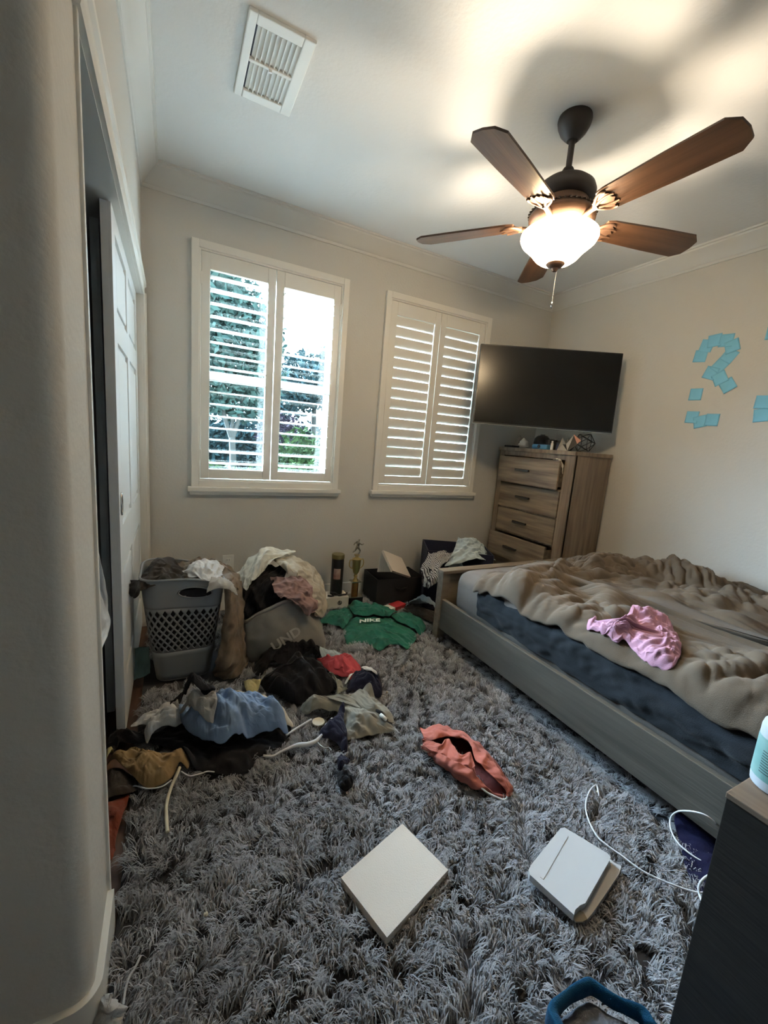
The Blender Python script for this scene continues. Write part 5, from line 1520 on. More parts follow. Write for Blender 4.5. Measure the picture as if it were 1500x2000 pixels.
MB().tube(catmull(pts, 6), 0.005, 8).build('hanger_arm', HANG, h3, smooth=True)
dc = empty('disc_lid', [(0.550, 1.500, 0.045)][0])
tag(dc, 'round cream lid lying on the rug by the hangers', 'lid')
MB().lathe([(0, 0), (0.026, 0), (0.027, 0.003), (0.026, 0.007), (0.018, 0.008), (0, 0.008)], 28).build('lid', CREAM, dc, angle=35)
drape('sock', [(0.536, 1.443, 0.050), (0.571, 1.469, 0.050), (0.613, 1.490, 0.050), (0.667, 1.524, 0.050), (0.668, 1.500, 0.050), (0.645, 1.448, 0.050), (0.634, 1.388, 0.050), (0.612, 1.317, 0.050), (0.598, 1.298, 0.050), (0.585, 1.306, 0.050), (0.581, 1.345, 0.050), (0.558, 1.390, 0.050), (0.537, 1.411, 0.050)], C['navy'], mound=0.035, n=40, seed=110, amp=0.02,
      spine=[(0.592, 1.432, 0.050), (0.612, 1.369, 0.050)], label='dark navy cloth crumpled beside the white hanger hook', cat='clothing')
drape('sock', [(0.560, 1.288, 0.045), (0.576, 1.297, 0.045), (0.583, 1.277, 0.045), (0.599, 1.261, 0.045), (0.587, 1.243, 0.045), (0.570, 1.238, 0.045), (0.551, 1.223, 0.045), (0.539, 1.231, 0.045), (0.545, 1.259, 0.045)], C['navy'], mound=0.025, n=26, seed=111, amp=0.015,
      label='small navy sock on the rug above the black sock', cat='sock')
drape('sock', [(0.521, 1.195, 0.045), (0.535, 1.216, 0.045), (0.548, 1.205, 0.045), (0.565, 1.203, 0.045), (0.572, 1.172, 0.045), (0.560, 1.138, 0.045), (0.539, 1.127, 0.045), (0.520, 1.133, 0.045), (0.513, 1.155, 0.045)], C['black'], mound=0.03, n=28, seed=112, amp=0.016,
      label='balled black sock alone on the rug', cat='sock')

# coral shorts: three overlapping strips over a sheet coloured with the shade of their openings
sh = empty('shorts', [(1.014, 1.109, 0.030)][0])
tag(sh, 'coral pink shorts lying twisted on the open rug', 'shorts')
def shp(name, rows, material, **kw):
    o = loft(name, rows, material, **kw)
    o.parent = sh; o.matrix_parent_inverse = Matrix.Translation(-Vector(sh.location))
    return o
shp('shaded_inside', [[(0.947, 1.298, 0.034), (1.057, 1.276, 0.034), (1.108, 1.191, 0.034), (1.132, 1.111, 0.034), (1.099, 0.935, 0.034)], [(0.921, 1.249, 0.034), (0.992, 1.184, 0.034), (1.012, 1.088, 0.034), (1.039, 1.028, 0.034), (1.074, 0.916, 0.034)], [(0.902, 1.219, 0.034), (0.927, 1.113, 0.034), (0.954, 1.031, 0.034), (0.990, 0.961, 0.034), (1.052, 0.900, 0.034)]], C['coral_shade'], nu=40, nv=20, amp=0.004, seed=120, write=True)
bk_rows = [[(0.952, 1.315, 0.035), (1.004, 1.318, 0.035), (1.069, 1.306, 0.035), (1.101, 1.268, 0.035), (1.131, 1.210, 0.035), (1.148, 1.129, 0.035), (1.142, 1.057, 0.035), (1.129, 0.991, 0.035), (1.112, 0.928, 0.035), (1.071, 0.899, 0.035)],
           [(0.918, 1.250, 0.070), (0.945, 1.227, 0.090), (0.993, 1.209, 0.100), (1.022, 1.174, 0.100), (1.054, 1.129, 0.100), (1.059, 1.055, 0.100), (1.065, 0.998, 0.090), (1.063, 0.949, 0.080), (1.069, 0.905, 0.065), (1.051, 0.890, 0.050)],
           [(0.909, 1.225, 0.070), (0.926, 1.195, 0.080), (0.969, 1.184, 0.090), (0.995, 1.172, 0.095), (1.047, 1.111, 0.100), (1.015, 1.038, 0.100), (1.022, 0.992, 0.090), (1.039, 0.949, 0.075), (1.053, 0.906, 0.060), (1.050, 0.892, 0.045)]]
shp('seat_panel', bk_rows, C['coral'], nu=60, nv=24, amp=0.010, freq=11, ang=0.2, seed=121, write=True)
mid_rows = [[(0.899, 1.217, 0.075), (0.921, 1.179, 0.090), (0.938, 1.141, 0.100), (0.979, 1.162, 0.100), (0.976, 1.122, 0.100), (0.975, 1.071, 0.100), (1.018, 1.069, 0.095), (0.999, 1.017, 0.090), (0.983, 1.009, 0.085)],
            [(0.892, 1.207, 0.060), (0.893, 1.146, 0.080), (0.916, 1.107, 0.090), (0.930, 1.078, 0.095), (0.942, 1.041, 0.095), (0.962, 1.025, 0.095), (0.973, 1.011, 0.090), (0.984, 0.997, 0.085), (0.994, 0.991, 0.080)]]
shp('gusset', mid_rows, C['coral'], nu=50, nv=16, amp=0.008, freq=13, seed=122, write=True)
fr_rows = [[(0.888, 1.204, 0.060), (0.895, 1.149, 0.080), (0.914, 1.105, 0.092), (0.935, 1.056, 0.095), (0.960, 1.022, 0.095), (0.977, 0.998, 0.090), (0.985, 0.980, 0.080), (0.996, 0.956, 0.065), (1.012, 0.923, 0.050), (1.044, 0.896, 0.038)],
           [(0.890, 1.205, 0.050), (0.890, 1.149, 0.065), (0.902, 1.085, 0.075), (0.920, 1.033, 0.080), (0.937, 0.999, 0.080), (0.954, 0.974, 0.070), (0.972, 0.960, 0.060), (0.990, 0.946, 0.050), (1.010, 0.919, 0.042), (1.045, 0.897, 0.034)],
           [(0.896, 1.216, 0.034), (0.902, 1.174, 0.034), (0.920, 1.104, 0.034), (0.933, 1.047, 0.034), (0.946, 1.012, 0.034), (0.965, 0.982, 0.034), (0.982, 0.959, 0.034), (0.998, 0.940, 0.034), (1.014, 0.918, 0.034), (1.042, 0.895, 0.034)]]
shp('front_panel', fr_rows, C['coral'], nu=60, nv=24, amp=0.009, freq=11, ang=0.3, seed=123, write=True)
o = MB().tube([tuple(p) for p in catmull([(0.975, 0.964, 0.062), (0.991, 0.935, 0.050), (1.013, 0.910, 0.044), (1.033, 0.896, 0.038), (1.049, 0.892, 0.040), (1.057, 0.898, 0.050)], 30)], 0.0035, 6).build('white_piping', WHITEP, sh, smooth=True)
o.matrix_parent_inverse = Matrix.Translation(-Vector(sh.location))
o = MB().tube([tuple(p) for p in catmull([(0.896, 1.219, 0.050), (0.892, 1.204, 0.045), (0.894, 1.181, 0.050), (0.902, 1.167, 0.060)], 16)], 0.0035, 6).build('white_piping', WHITEP, sh, smooth=True)
o.matrix_parent_inverse = Matrix.Translation(-Vector(sh.location))

# blank white canvas on the rug
def slab(name, pix, z0, z1, material, label, cat, part):
    pts = np.array(pix)
    c = pts.mean(0)
    r = empty(name, (c[0], c[1], z0))
    tag(r, label, cat)
    m = MB()
    m.prism([(p[0] - c[0], p[1] - c[1]) for p in pts[:, :2]], 0.0, z1 - z0, 2)
    m.build(part, material, r)
    return r
slab('canvas', [(0.645, 0.935, 0.060), (0.696, 0.757, 0.060), (0.460, 0.683, 0.060), (0.407, 0.858, 0.060)], 0.036, 0.060, CANVAS, 'blank white canvas lying flat in the middle of the rug', 'canvas', 'stretched_canvas')
pk = slab('carton', [(1.104, 0.712, 0.075), (1.119, 0.708, 0.075), (1.170, 0.595, 0.075), (1.169, 0.584, 0.075), (1.156, 0.578, 0.075), (0.981, 0.528, 0.075), (0.963, 0.530, 0.075), (0.941, 0.528, 0.075), (0.927, 0.521, 0.075), (0.897, 0.644, 0.075), (0.905, 0.656, 0.075), (0.922, 0.663, 0.075)], 0.055, 0.075, PACK, 'flat white carton with a torn corner lying near the bed', 'carton', 'lid')
MBt = MB().prism([(p[0] - pk.location[0], p[1] - pk.location[1]) for p in [(1.121, 0.712, 0.050), (1.180, 0.597, 0.050), (1.182, 0.576, 0.050), (1.192, 0.561, 0.050), (1.162, 0.549, 0.050), (0.993, 0.512, 0.050), (0.967, 0.508, 0.050), (0.952, 0.517, 0.050), (0.945, 0.533, 0.050), (0.921, 0.653, 0.050)]], -0.02, 0.0, 2)
MBt.build('tray', PACK, pk)
q = MB().prism([(p[0] - pk.location[0], p[1] - pk.location[1]) for p in [(0.963, 0.533, 0.075), (0.972, 0.523, 0.075), (0.967, 0.508, 0.075), (0.949, 0.509, 0.075), (0.932, 0.517, 0.075), (0.935, 0.526, 0.075)]], -0.004, 0.001, 2)
TORN = mat('torn_brown_board', (0.30, 0.26, 0.20), rough=0.9)
q.build('torn_corner', TORN, pk)['label'] = 'brown torn corner'
MB().box((-0.004, -0.09, 0.0), (0.004, 0.09, 0.002), 0.001, mat=Matrix.Rotation(0, 4, 'Z')).build('crease', PACK, pk) if False else None
cq = [(p[0] - pk.location[0], p[1] - pk.location[1]) for p in [(1.099, 0.690, 0.075), (1.103, 0.682, 0.075), (0.922, 0.618, 0.075), (0.919, 0.627, 0.075)]]
MB().prism(cq, 0.0190, 0.0212, 2).build('fold_ridge', PACK, pk)

# cables
def cable(name, pts, r, label, material=None, part='cable', cat='cable'):
    p = catmull(pts, 70)
    root = empty(name, tuple(p[len(p) // 2]))
    tag(root, label, cat)
    MB().tube([tuple(q - p[len(p) // 2]) for q in p], r, 8).build(part, material or CABLE, root, smooth=True)
    return root
cable('charging_cable', [(1.369, 0.761, 0.050), (1.391, 0.781, 0.050), (1.405, 0.798, 0.050), (1.380, 0.797, 0.050), (1.333, 0.780, 0.050), (1.280, 0.749, 0.050), (1.242, 0.708, 0.050), (1.217, 0.659, 0.050), (1.219, 0.624, 0.050), (1.231, 0.581, 0.050), (1.244, 0.530, 0.050), (1.272, 0.487, 0.050), (1.306, 0.449, 0.050), (1.329, 0.429, 0.050), (1.360, 0.413, 0.050), (1.419, 0.393, 0.050)], 0.0026, 'white charging cable winding over the rug to the nightstand')
cable('charging_cable', [(1.622, 0.476, 0.050), (1.546, 0.473, 0.120), (1.509, 0.485, 0.160), (1.492, 0.507, 0.170), (1.489, 0.541, 0.150), (1.514, 0.581, 0.100), (1.517, 0.597, 0.060), (1.485, 0.579, 0.050), (1.451, 0.542, 0.050), (1.446, 0.501, 0.050), (1.456, 0.468, 0.050), (1.475, 0.440, 0.050)], 0.0026, 'white cable looping up against the bed rail')
cable('charging_cable', [(1.463, 0.423, 0.060), (1.385, 0.422, 0.090), (1.349, 0.424, 0.090), (1.338, 0.426, 0.070), (1.329, 0.418, 0.055), (1.318, 0.400, 0.050), (1.326, 0.381, 0.050)], 0.0034, 'short thick white cable loop beside the nightstand')
cable('strap', [(0.016, 1.419, 0.070), (0.006, 1.392, 0.065), (-0.012, 1.355, 0.050), (-0.023, 1.302, 0.050), (-0.024, 1.254, 0.050), (-0.020, 1.191, 0.050)], 0.0055, 'pale strap trailing from the tan jacket over the rug', MATS['cream_plastic'], 'strap', 'strap')
cable('charging_cable', [(0.021, 1.410, 0.060), (0.047, 1.390, 0.050), (0.079, 1.387, 0.050), (0.104, 1.388, 0.050), (0.126, 1.377, 0.050)], 0.0022, 'thin white cable beside the pale strap')
cable('charging_cable', [(-0.135, 1.405, 0.050), (-0.118, 1.411, 0.050), (-0.081, 1.385, 0.050), (-0.040, 1.376, 0.050), (-0.008, 1.394, 0.050)], 0.0022, 'thin white cable curving in front of the tan jacket')

# navy cloth under the rail, blue rimmed bin and grey rag in the foreground
drape('blanket', [(1.584, 0.610, 0.045), (1.458, 0.531, 0.045), (1.388, 0.474, 0.045), (1.348, 0.420, 0.045), (1.433, 0.388, 0.045), (1.607, 0.414, 0.045), (1.710, 0.484, 0.045), (1.721, 0.565, 0.045)], C['navybag'], mound=0.012, n=36, seed=130, amp=0.012, freq=6, ground=True,
      label='dark navy blanket on the floor beneath the bed rail', cat='blanket')
ring = [(0.711, 0.418, 0.090), (0.756, 0.422, 0.090), (0.826, 0.417, 0.090), (0.844, 0.405, 0.090), (0.866, 0.370, 0.090), (0.907, 0.324, 0.090), (0.906, 0.299, 0.090)] + [(0.93, 0.24, 0.09), (0.84, 0.22, 0.09), (0.74, 0.27, 0.09), (0.70, 0.34, 0.09), (0.70, 0.40, 0.09)]
cb = empty('mesh_bin', tuple(np.mean(ring, 0) * [1, 1, 0] + [0, 0, RUG]))
tag(cb, 'low blue rimmed mesh bin on the rug at the bottom of the view', 'bin')
BLUEF = cloth_mat('blue_rim_fabric', (0.004, 0.048, 0.105))
cc = np.mean(ring, 0)
def sc(k, z): return [((p[0] - cc[0]) * k + cc[0], (p[1] - cc[1]) * k + cc[1], z) for p in ring]
o = loft('rim_band', [sc(1.0, 0.05), sc(1.0, 0.085), sc(0.97, 0.093), sc(0.80, 0.085), sc(0.78, 0.060)], BLUEF, nu=90, nv=14, amp=0.003, seed=131, closed=True, write=False)
o.parent = cb; o.matrix_parent_inverse = Matrix.Translation(-Vector(cb.location))
MESHM = cloth_mat('grey_mesh_fabric', (0.11, 0.115, 0.135))
o = drape('mesh_floor', [p[:2] for p in sc(0.82, 0.05)], MESHM, mound=0.02, n=30, seed=132, amp=0.012, thick=0.002, parent=cb)
o.matrix_parent_inverse = Matrix.Translation(-Vector(cb.location))
i0, i1 = int((0.66 - HX0) / HRES), int((0.96 - HX0) / HRES); 
h_box(0.70, 0.93, 0.24, 0.44, 0.045)
loft('rag', [[(-0.164, 0.814, 0.030), (-0.157, 0.822, 0.045), (-0.141, 0.823, 0.060), (-0.123, 0.818, 0.080)], [(-0.144, 0.791, 0.050), (-0.134, 0.791, 0.070), (-0.121, 0.793, 0.085), (-0.114, 0.805, 0.090)], [(-0.123, 0.785, 0.040), (-0.118, 0.785, 0.060), (-0.112, 0.794, 0.065), (-0.110, 0.812, 0.060)], [(-0.100, 0.782, 0.035), (-0.098, 0.790, 0.040), (-0.092, 0.801, 0.040), (-0.102, 0.807, 0.045)]], C['ragcol'], nu=36, nv=30, amp=0.010, freq=14, seed=133,
     label='crumpled grey rag at the foot of the wall corner', cat='rag')
cable('strap', [(-0.072, 0.889, 0.045), (-0.081, 0.870, 0.045), (-0.092, 0.855, 0.045), (-0.097, 0.835, 0.045), (-0.099, 0.809, 0.045)], 0.0028, 'thin grey strap on the rug beside the grey rag', MATS['cloth_ragcol'], 'strap', 'strap')

# ------------------------------------------------------------------ on top of the chest of drawers
DT = DH
def on_top(name, x, y, label, cat, rz=0.0):
    r = empty(name, (x, y, DT), rz); tag(r, label, cat); return r
wl = on_top('wire_lantern', 2.80, 2.155, 'black wire geometric lantern at the outer end of the dresser top', 'lantern')
bm = bmesh.new(); bmesh.ops.create_icosphere(bm, subdivisions=1, radius=0.078)
bmesh.ops.transform(bm, matrix=Matrix.Rotation(0.4, 4, 'X') @ Matrix.Rotation(0.3, 4, 'Y'), verts=bm.verts)
zmin = min(v.co.z for v in bm.verts)
m = MB()
for e in bm.edges:
    a, b = [v.co - Vector((0, 0, zmin - 0.003)) for v in e.verts]
    m.tube([a, b], 0.0026, 6)
bm.free()
m.build('wire_cage', BLACKM, wl, smooth=True)
COPPER = mat('copper_facet', (0.45, 0.22, 0.16), rough=0.4, metal=0.5)
GREYF = mat('grey_facet', (0.30, 0.28, 0.25), rough=0.6)
gh = on_top('geometric_holder', 2.70, 2.20, 'black and copper faceted geometric holder beside the wire lantern', 'ornament', 0.3)
def facets(m, faces):
    for f_ in faces:
        m.add(f_, [tuple(range(len(f_)))])
pA, pB, pC, pD = (0, -0.055, 0.06), (0, 0.055, 0.05), (-0.03, 0.0, 0.0), (0.03, 0.0, 0.0)
apex1, apex2 = (-0.01, -0.025, 0.125), (-0.01, 0.06, 0.10)
m = MB(); facets(m, [(pA, pC, apex1), (pC, pD, pA), (pC, (-.02, .02, .05), (0, 0.02, 0.10)), (pB, pC, (-.02, .02, .05)), (pC, pD, pB), (pB, pD, apex2)])
m.build('black_facets', BLACKM, gh)
m = MB(); facets(m, [(pA, apex1, (0.01, -0.075, 0.085)), (apex1, pA, pD)]); m.build('copper_facets', COPPER, gh)
m = MB(); facets(m, [(pC, (-.02, .02, .05), apex1), (pB, (-.02, .02, .05), apex2), ((-.03, .08, 0), pC, pB), (pB, (-.03, .08, 0), apex2)]); m.build('grey_facets', GREYF, gh)
for o in gh.children:
    md = o.modifiers.new('t', 'SOLIDIFY'); md.thickness = 0.002
bc = on_top('case', 2.69, 2.46, 'small blue zip case lying on the dresser top', 'case')
BLUEC = mat('blue_case', (0.08, 0.25, 0.42), rough=0.5)
MB().box((-0.03, -0.080, 0), (0.03, 0.080, 0.040), 0.014).build('case_body', BLUEC, bc, angle=40)
MB().lathe([(0, 0), (0.014, 0), (0.014, 0.004), (0, 0.004)], 16).build('badge', BLACKP, bc)
bpy.data.objects['badge'].location = (-0.031, 0, 0.022); bpy.data.objects['badge'].rotation_euler = (0, -math.pi / 2, 0)
vi = on_top('bottle', 2.665, 2.335, 'thin white capped vial standing on the dresser top', 'vial')
MB().lathe([(0, 0), (0.011, 0), (0.011, 0.048), (0.007, 0.056), (0.007, 0.07), (0, 0.07)], 16).build('vial_body', WHITEP, vi, angle=40)
cu = on_top('jar', 2.70, 2.285, 'small dark navy jar beside the thin vial', 'jar')
MB().lathe([(0, 0), (0.032, 0), (0.034, 0.01), (0.034, 0.045), (0.030, 0.052), (0, 0.052)], 24).build('jar_body', mat('navy_glaze', (0.02, 0.02, 0.045), rough=0.3), cu, angle=40)
MB().lathe([(0, 0.050), (0.035, 0.050), (0.035, 0.060), (0, 0.062)], 24).build('jar_lid', BLACKP, cu, angle=40)
cr = on_top('figurine', 2.685, 2.65, 'pale carved figurine with a peaked top on the dresser', 'figurine')
m = MB()
bm = bmesh.new(); bmesh.ops.create_icosphere(bm, subdivisions=3, radius=1.0)
for v in bm.verts:
    n_ = float(folds(np.array([v.co.y * 1.2 + v.co.z]), np.array([v.co.x + v.co.z * .7]), 44, 1.6)[0])
    zz = (v.co.z + 1) / 2
    k = (1 - zz * 0.75) * (0.8 + 0.7 * n_)
    v.co = Vector((v.co.x * 0.030 * k, v.co.y * 0.075 * k + 0.01 * zz, zz * 0.088))
bm.verts.index_update()
m.add([v.co for v in bm.verts], [[v.index for v in f_.verts] for f_ in bm.faces]); bm.free()
m.build('carving', CARD, cr, smooth=True)
po = on_top('pouch', 2.70, 2.80, 'flat black pouch at the window end of the dresser top', 'pouch')
MB().box((-0.05, -0.05, 0), (0.05, 0.05, 0.018), 0.008).build('pouch_body', BLACKP, po, angle=40)
sl = on_top('candle', 2.76, 2.78, 'grey cone shaped candle behind the black pouch', 'candle')
MB().lathe([(0, 0), (0.042, 0), (0.036, 0.03), (0.026, 0.07), (0.016, 0.092), (0, 0.10)], 24).build('candle_body', GREYF, sl, angle=40)
MB().tube([(0, 0, 0.098), (0.002, 0, 0.112)], 0.0015, 6).build('wick', BLACKP, sl)
sp = on_top('speaker', 2.86, 2.62, 'glossy black round speaker at the back of the dresser top', 'speaker')
MB().lathe([(0, 0), (0.045, 0), (0.062, 0.02), (0.070, 0.055), (0.062, 0.095), (0.040, 0.118), (0, 0.125)], 32).build('speaker_body', BLACKP, sp, smooth=True)
MB().lathe([(0, 0.1255), (0.018, 0.1235), (0.02, 0.128), (0, 0.129)], 24).build('top_button', BRONZED, sp, angle=40)
sp2 = on_top('cup', 2.80, 2.46, 'dark metal cup behind the blue case', 'cup')
MB().lathe([(0, 0), (0.034, 0), (0.040, 0.02), (0.042, 0.085), (0.039, 0.086), (0.036, 0.02), (0, 0.01)], 28).build('cup_body', BRONZED, sp2, angle=40)
MB().tube(catmull([(0.0, -0.041, 0.07), (0.0, -0.062, 0.066), (0.0, -0.066, 0.04), (0.0, -0.042, 0.022)], 14), 0.004, 8).build('cup_handle', BRONZED, sp2, smooth=True)
# clothes caught in the open top drawer
loft('undershirt', [[(2.60, 2.19, 1.205), (2.605, 2.21, 1.228), (2.61, 2.26, 1.224)], [(2.625, 2.17, 1.19), (2.622, 2.20, 1.226), (2.622, 2.26, 1.222)], [(2.622, 2.162, 1.12), (2.620, 2.170, 1.17), (2.635, 2.20, 1.20)]], C['cream'], nu=24, nv=24, amp=0.008, seed=140, write=False,
     label='pale undershirt spilling from the open top drawer', cat='clothing')

# lint bits on the rug
for i, (p, lab) in enumerate(zip([(0.068, 0.920, 0.045), (0.930, 1.593, 0.045), (1.386, 0.777, 0.045)], ('tiny yellowish crumb on the rug near the wall corner', 'tiny white lint speck beyond the navy jersey', 'tiny white tag beside the charging cable tip'))):
    r = empty('lint', p); tag(r, lab, 'lint')
    bm = bmesh.new(); bmesh.ops.create_icosphere(bm, subdivisions=2, radius=0.006)
    for v in bm.verts: v.co *= 0.6 + 0.6 * abs(math.sin(v.co.x * 700 + v.co.y * 900 + i))
    me = bpy.data.meshes.new('lint_bit'); bm.to_mesh(me); bm.free()
    link_mesh('lint_bit', me, CREAM, r)

# ------------------------------------------------------------------ shag rug: a dark backing and many bent tufts
RUGM = bpy.data.materials.new('grey_shag_yarn')
RUGM.use_nodes = True
_nt = RUGM.node_tree
_b = _nt.nodes['Principled BSDF']; _b.inputs['Roughness'].default_value = 0.95; _b.inputs['Specular IOR Level'].default_value = 0.1
_b.inputs['Sheen Weight'].default_value = 0.3
_at = _nt.nodes.new('ShaderNodeAttribute'); _at.attribute_name = 'yarn'
_cr = _nt.nodes.new('ShaderNodeValToRGB')
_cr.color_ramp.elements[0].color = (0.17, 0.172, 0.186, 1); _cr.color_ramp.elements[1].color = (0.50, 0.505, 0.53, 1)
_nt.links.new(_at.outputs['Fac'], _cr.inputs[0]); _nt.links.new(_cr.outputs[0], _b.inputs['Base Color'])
rug = empty('shag_rug', (1.4, 1.2, 0.0))
tag(rug, 'grey shaggy rug covering the bedroom floor', 'rug')
RX0, RX1, RY0, RY1 = -0.132, 3.0, -0.30, 2.875
bkm = MB().box((RX0, RY0, 0.001), (RX1, RY1, 0.012))
bkm.v = [(v[0] - 1.4, v[1] - 1.2, v[2]) for v in bkm.v]
bkm.build('backing', mat('rug_backing', (0.035, 0.035, 0.04), rough=1.0), rug)
rng = np.random.RandomState(7)
def scatter(x0, x1, y0, y1, density):
    n = int((x1 - x0) * (y1 - y0) * density)
    return np.column_stack([rng.uniform(x0, x1, n), rng.uniform(y0, y1, n)])
T = np.vstack([scatter(RX0 + .01, 1.75, RY0, 1.15, 4400), scatter(RX0 + .01, 1.75, 1.15, 2.87, 3200)])
hh = h_sample(HG, T[:, 0], T[:, 1])
keep = (hh < 0.2) | (T[:, 0] > 1.45)
keep &= ~((T[:, 0] > 0.96) & (T[:, 1] < 0.22))
keep &= ~((T[:, 0] > 1.62) & (T[:, 1] > 0.75))
T = T[keep]; hh = hh[keep]
for (x0_, x1_, y0_, y1_) in ((0.42, 0.69, 0.70, 0.91),):
    pass
NB, SEG = 12, 3
M = len(T)
dirn = 2.6 * pnoise(T[:, 0] * 5, T[:, 1] * 5, 11) * math.pi + 1.2 * rng.randn(M) * 0.5 + math.pi * 0.9
LEN = 0.022 + 0.020 * rng.rand(M)
hgt = np.where(hh > RUG + 0.006, 0.016, 0.026 + 0.014 * rng.rand(M))
tint = np.clip(0.5 + 0.35 * pnoise(T[:, 0] * 7, T[:, 1] * 7, 17) + 0.14 * rng.randn(M), 0, 1)
bid = np.repeat(np.arange(M), NB)
K = len(bid)
root = T[bid] + rng.randn(K, 2) * 0.010
d = dirn[bid] + rng.randn(K) * 0.35
tipxy = T[bid] + np.column_stack([np.cos(dirn[bid]), np.sin(dirn[bid])]) * LEN[bid][:, None] + rng.randn(K, 2) * 0.0075
hz_ = hgt[bid] * (0.75 + 0.5 * rng.rand(K))
wv = 0.0008 + 0.0007 * rng.rand(K)
side = np.column_stack([-np.sin(d), np.cos(d)])
V = np.zeros((K, 7, 3)); A = np.zeros((K, 7))
for s_ in range(SEG + 1):
    u = s_ / SEG
    p = root * (1 - u) + tipxy * u
    z = 0.006 + hz_ * np.sin(u * 2.35) / 1.0 * (1.0 if True else 1)
    z = np.maximum(z, 0.006 + 0.30 * hz_ * u)
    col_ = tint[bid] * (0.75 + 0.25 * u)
    if s_ < SEG:
        w = wv * (1 - 0.25 * u)
        V[:, 2 * s_, :2] = p - side * w[:, None]; V[:, 2 * s_ + 1, :2] = p + side * w[:, None]
        V[:, 2 * s_, 2] = z; V[:, 2 * s_ + 1, 2] = z
        A[:, 2 * s_] = col_; A[:, 2 * s_ + 1] = col_
    else:
        V[:, 6, :2] = p; V[:, 6, 2] = z; A[:, 6] = col_
base_i = (np.arange(K) * 7)[:, None]
quads = np.concatenate([(base_i + np.array([0, 1, 3, 2])), (base_i + np.array([2, 3, 5, 4]))])
tris = base_i + np.array([4, 5, 6])
me = bpy.data.meshes.new('pile')
Vw = V.reshape(-1, 3) - np.array([1.4, 1.2, 0.0])
me.vertices.add(len(Vw)); me.vertices.foreach_set('co', Vw.reshape(-1).astype(np.float32))
loops = np.concatenate([quads.reshape(-1), tris.reshape(-1)]).astype(np.int32)
me.loops.add(len(loops)); me.loops.foreach_set('vertex_index', loops)
ls = np.concatenate([np.arange(len(quads)) * 4, len(quads) * 4 + np.arange(len(tris)) * 3]).astype(np.int32)
me.polygons.add(len(ls)); me.polygons.foreach_set('loop_start', ls)
me.update(calc_edges=True)
at = me.attributes.new('yarn', 'FLOAT', 'POINT'); at.data.foreach_set('value', A.reshape(-1).astype(np.float32))
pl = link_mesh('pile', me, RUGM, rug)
pl['kind'] = 'stuff'

# ------------------------------------------------------------------ garden beyond the window
GRASS = mat('lawn_grass', (0.004, 0.009, 0.004), rough=1.0, spec=0.0, var=0.3, vscale=3)
BARK = mat('pale_bark', (0.045, 0.045, 0.040), rough=0.9)
struct(MB().box((-90, ROOM_B + 0.4, -0.4), (90, 160, -0.3)).build('ground', GRASS))


def leaf_mat(name, c1, c2):
    return mat(name, c1, rough=0.8, color2=c2, vscale=2.5, spec=0.03)


L_DK = leaf_mat('leaf_dark', (0.020, 0.042, 0.047), (0.036, 0.066, 0.070))
L_MD = leaf_mat('leaf_mid', (0.024, 0.048, 0.044), (0.042, 0.074, 0.062))
L_LT = leaf_mat('leaf_light', (0.015, 0.034, 0.010), (0.028, 0.054, 0.018))
L_PU = leaf_mat('leaf_purple', (0.016, 0.011, 0.020), (0.028, 0.020, 0.030))


def leaves(blobs, n, size, rs):
    """leaf blades scattered through ellipsoids (cx,cy,cz,rx,ry,rz)"""
    vs = []; fs = []
    vol = np.array([b[3] * b[4] * b[5] for b in blobs]) ** 0.67
    cnt = np.maximum(20, (n * vol / vol.sum()).astype(int))
    for b, c in zip(blobs, cnt):
        p = rs.randn(c, 3); p /= np.linalg.norm(p, axis=1)[:, None]
        p *= (0.45 + 0.6 * rs.rand(c, 1))
        p = p * np.array(b[3:]) + np.array(b[:3])
        for q in p:
            a = rs.randn(3); a /= np.linalg.norm(a); t = np.cross(a, rs.randn(3)); t /= np.linalg.norm(t) + 1e-9
            s_ = size * (0.6 + 0.8 * rs.rand())
            k = len(vs)
            vs += [q - a * s_, q + t * s_ * .45, q + a * s_, q - t * s_ * .45]
            fs.append((k, k + 1, k + 2, k + 3))
    return vs, fs


def plant(name, loc, blobs, n, size, lm, trunk, label, cat, seed, group=None):
    rs = np.random.RandomState(seed)
    r = empty(name, loc); tag(r, label, cat, group)
    vs, fs = leaves(blobs, n, size, rs)
    link_mesh('foliage', mesh_np('foliage', vs, fs), lm, r, smooth=False)
    if trunk:
        m = MB()
        for (pts, ra, rb_) in trunk:
            c = catmull(pts, 16)
            m.tube([tuple(p) for p in c], list(np.linspace(ra, rb_, 16)), 8)
        m.build('trunk', BARK, r, smooth=True)
    return r


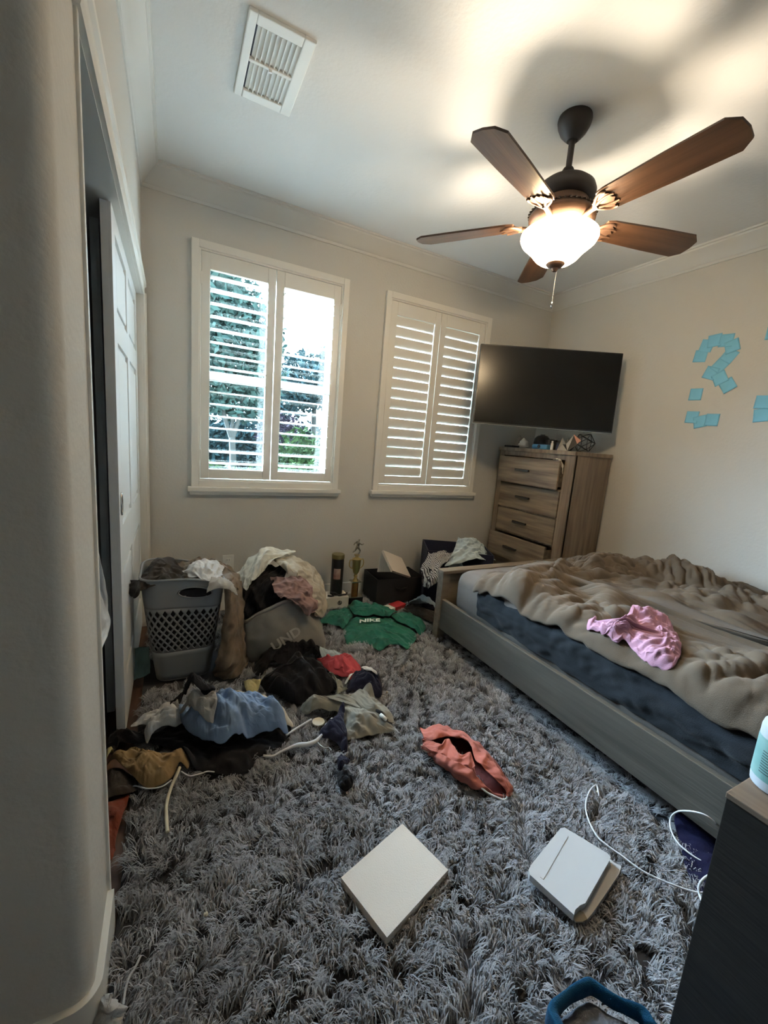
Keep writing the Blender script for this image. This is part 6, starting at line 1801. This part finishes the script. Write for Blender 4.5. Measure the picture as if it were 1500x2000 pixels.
plant('tree', (1.10, 9.0, -0.3), [(0.0, 0, 3.4, 0.95, 0.9, 0.8), (-0.5, 0.2, 2.6, 0.75, 0.8, 0.6), (0.45, 0.1, 2.6, 0.55, 0.8, 0.55), (-0.25, 0, 4.1, 0.7, 0.7, 0.65), (-0.8, 0.3, 3.4, 0.6, 0.6, 0.8), (0.1, 0.3, 2.05, 0.75, 0.7, 0.32)], 9000, 0.080, L_MD,
      [([(0, 0, 0), (0.01, 0, 0.8), (-0.02, 0, 1.4)], 0.075, 0.06), ([(-0.02, 0, 1.35), (-0.18, 0.05, 1.9), (-0.3, 0.05, 2.8)], 0.05, 0.025), ([(-0.02, 0, 1.35), (0.12, 0.02, 1.85), (0.2, 0.05, 2.7)], 0.05, 0.02), ([(-0.02, 0, 1.4), (0.0, 0.1, 2.1), (-0.05, 0.1, 3.3)], 0.04, 0.015)],
      'pale trunked leafy tree framed by the nearer shutter panel', 'tree', 201)
plant('tree', (4.3, 14.0, -0.3), [(0, 0, 3.4, 1.5, 1.2, 0.9), (-1.0, 0.2, 2.7, 1.0, 1.0, 0.7), (0.9, 0, 3.9, 1.0, 1.0, 0.9), (1.4, 0.2, 2.8, 1.0, 1.0, 0.8)], 7000, 0.11, L_DK,
      [([(0, 0, 0), (0.05, 0, 1.2), (0, 0, 2.8)], 0.14, 0.07)], 'dark leafy tree low against the sky through the second shutter panel', 'tree', 202)
plant('tree', (0.5, 16.0, -0.3), [(0, 0, 4.6, 1.6, 1.0, 1.4), (0.2, 0, 6.2, 1.1, 0.9, 1.0)], 4200, 0.15, L_DK, [([(0, 0, 0), (0.05, 0, 2), (0, 0, 4.4)], 0.16, 0.08)], 'taller dark tree rising behind the pale trunked tree', 'tree', 203)
plant('shrub', (2.5, 9.0, -0.3), [(0, 0, 0.85, 0.62, 0.5, 0.85), (0.45, 0.1, 0.7, 0.5, 0.5, 0.7), (-0.4, 0, 0.55, 0.45, 0.4, 0.55)], 4200, 0.065, L_LT, None, 'bright yellow green shrub outside the window', 'shrub', 204)
plant('shrub', (2.9, 12.5, -0.3), [(0, 0, 1.55, 0.75, 0.5, 0.6)], 1500, 0.06, L_PU, [([(0, 0, 0), (0, 0, 1.4)], 0.05, 0.03)], 'purple leaved shrub behind the bright green shrub', 'shrub', 205)
plant('hedge', (1.4, 6.6, -0.3), [(x, 0.1 * math.sin(x * 5), 0.62, 0.35, 0.3, 0.48 + 0.06 * math.sin(x * 3)) for x in np.arange(-1.4, 2.0, 0.35)], 6000, 0.045, L_LT, None, 'low light green hedge along the bottom of the window view', 'hedge', 206)
plant('hedge', (1.5, 14.5, -0.3), [(x, 0, 1.05, 0.6, 0.4, 1.0) for x in np.arange(-2.2, 4.2, 0.5)], 8000, 0.12, L_DK, None, 'dark clipped hedge behind the tree trunk', 'hedge', 207)
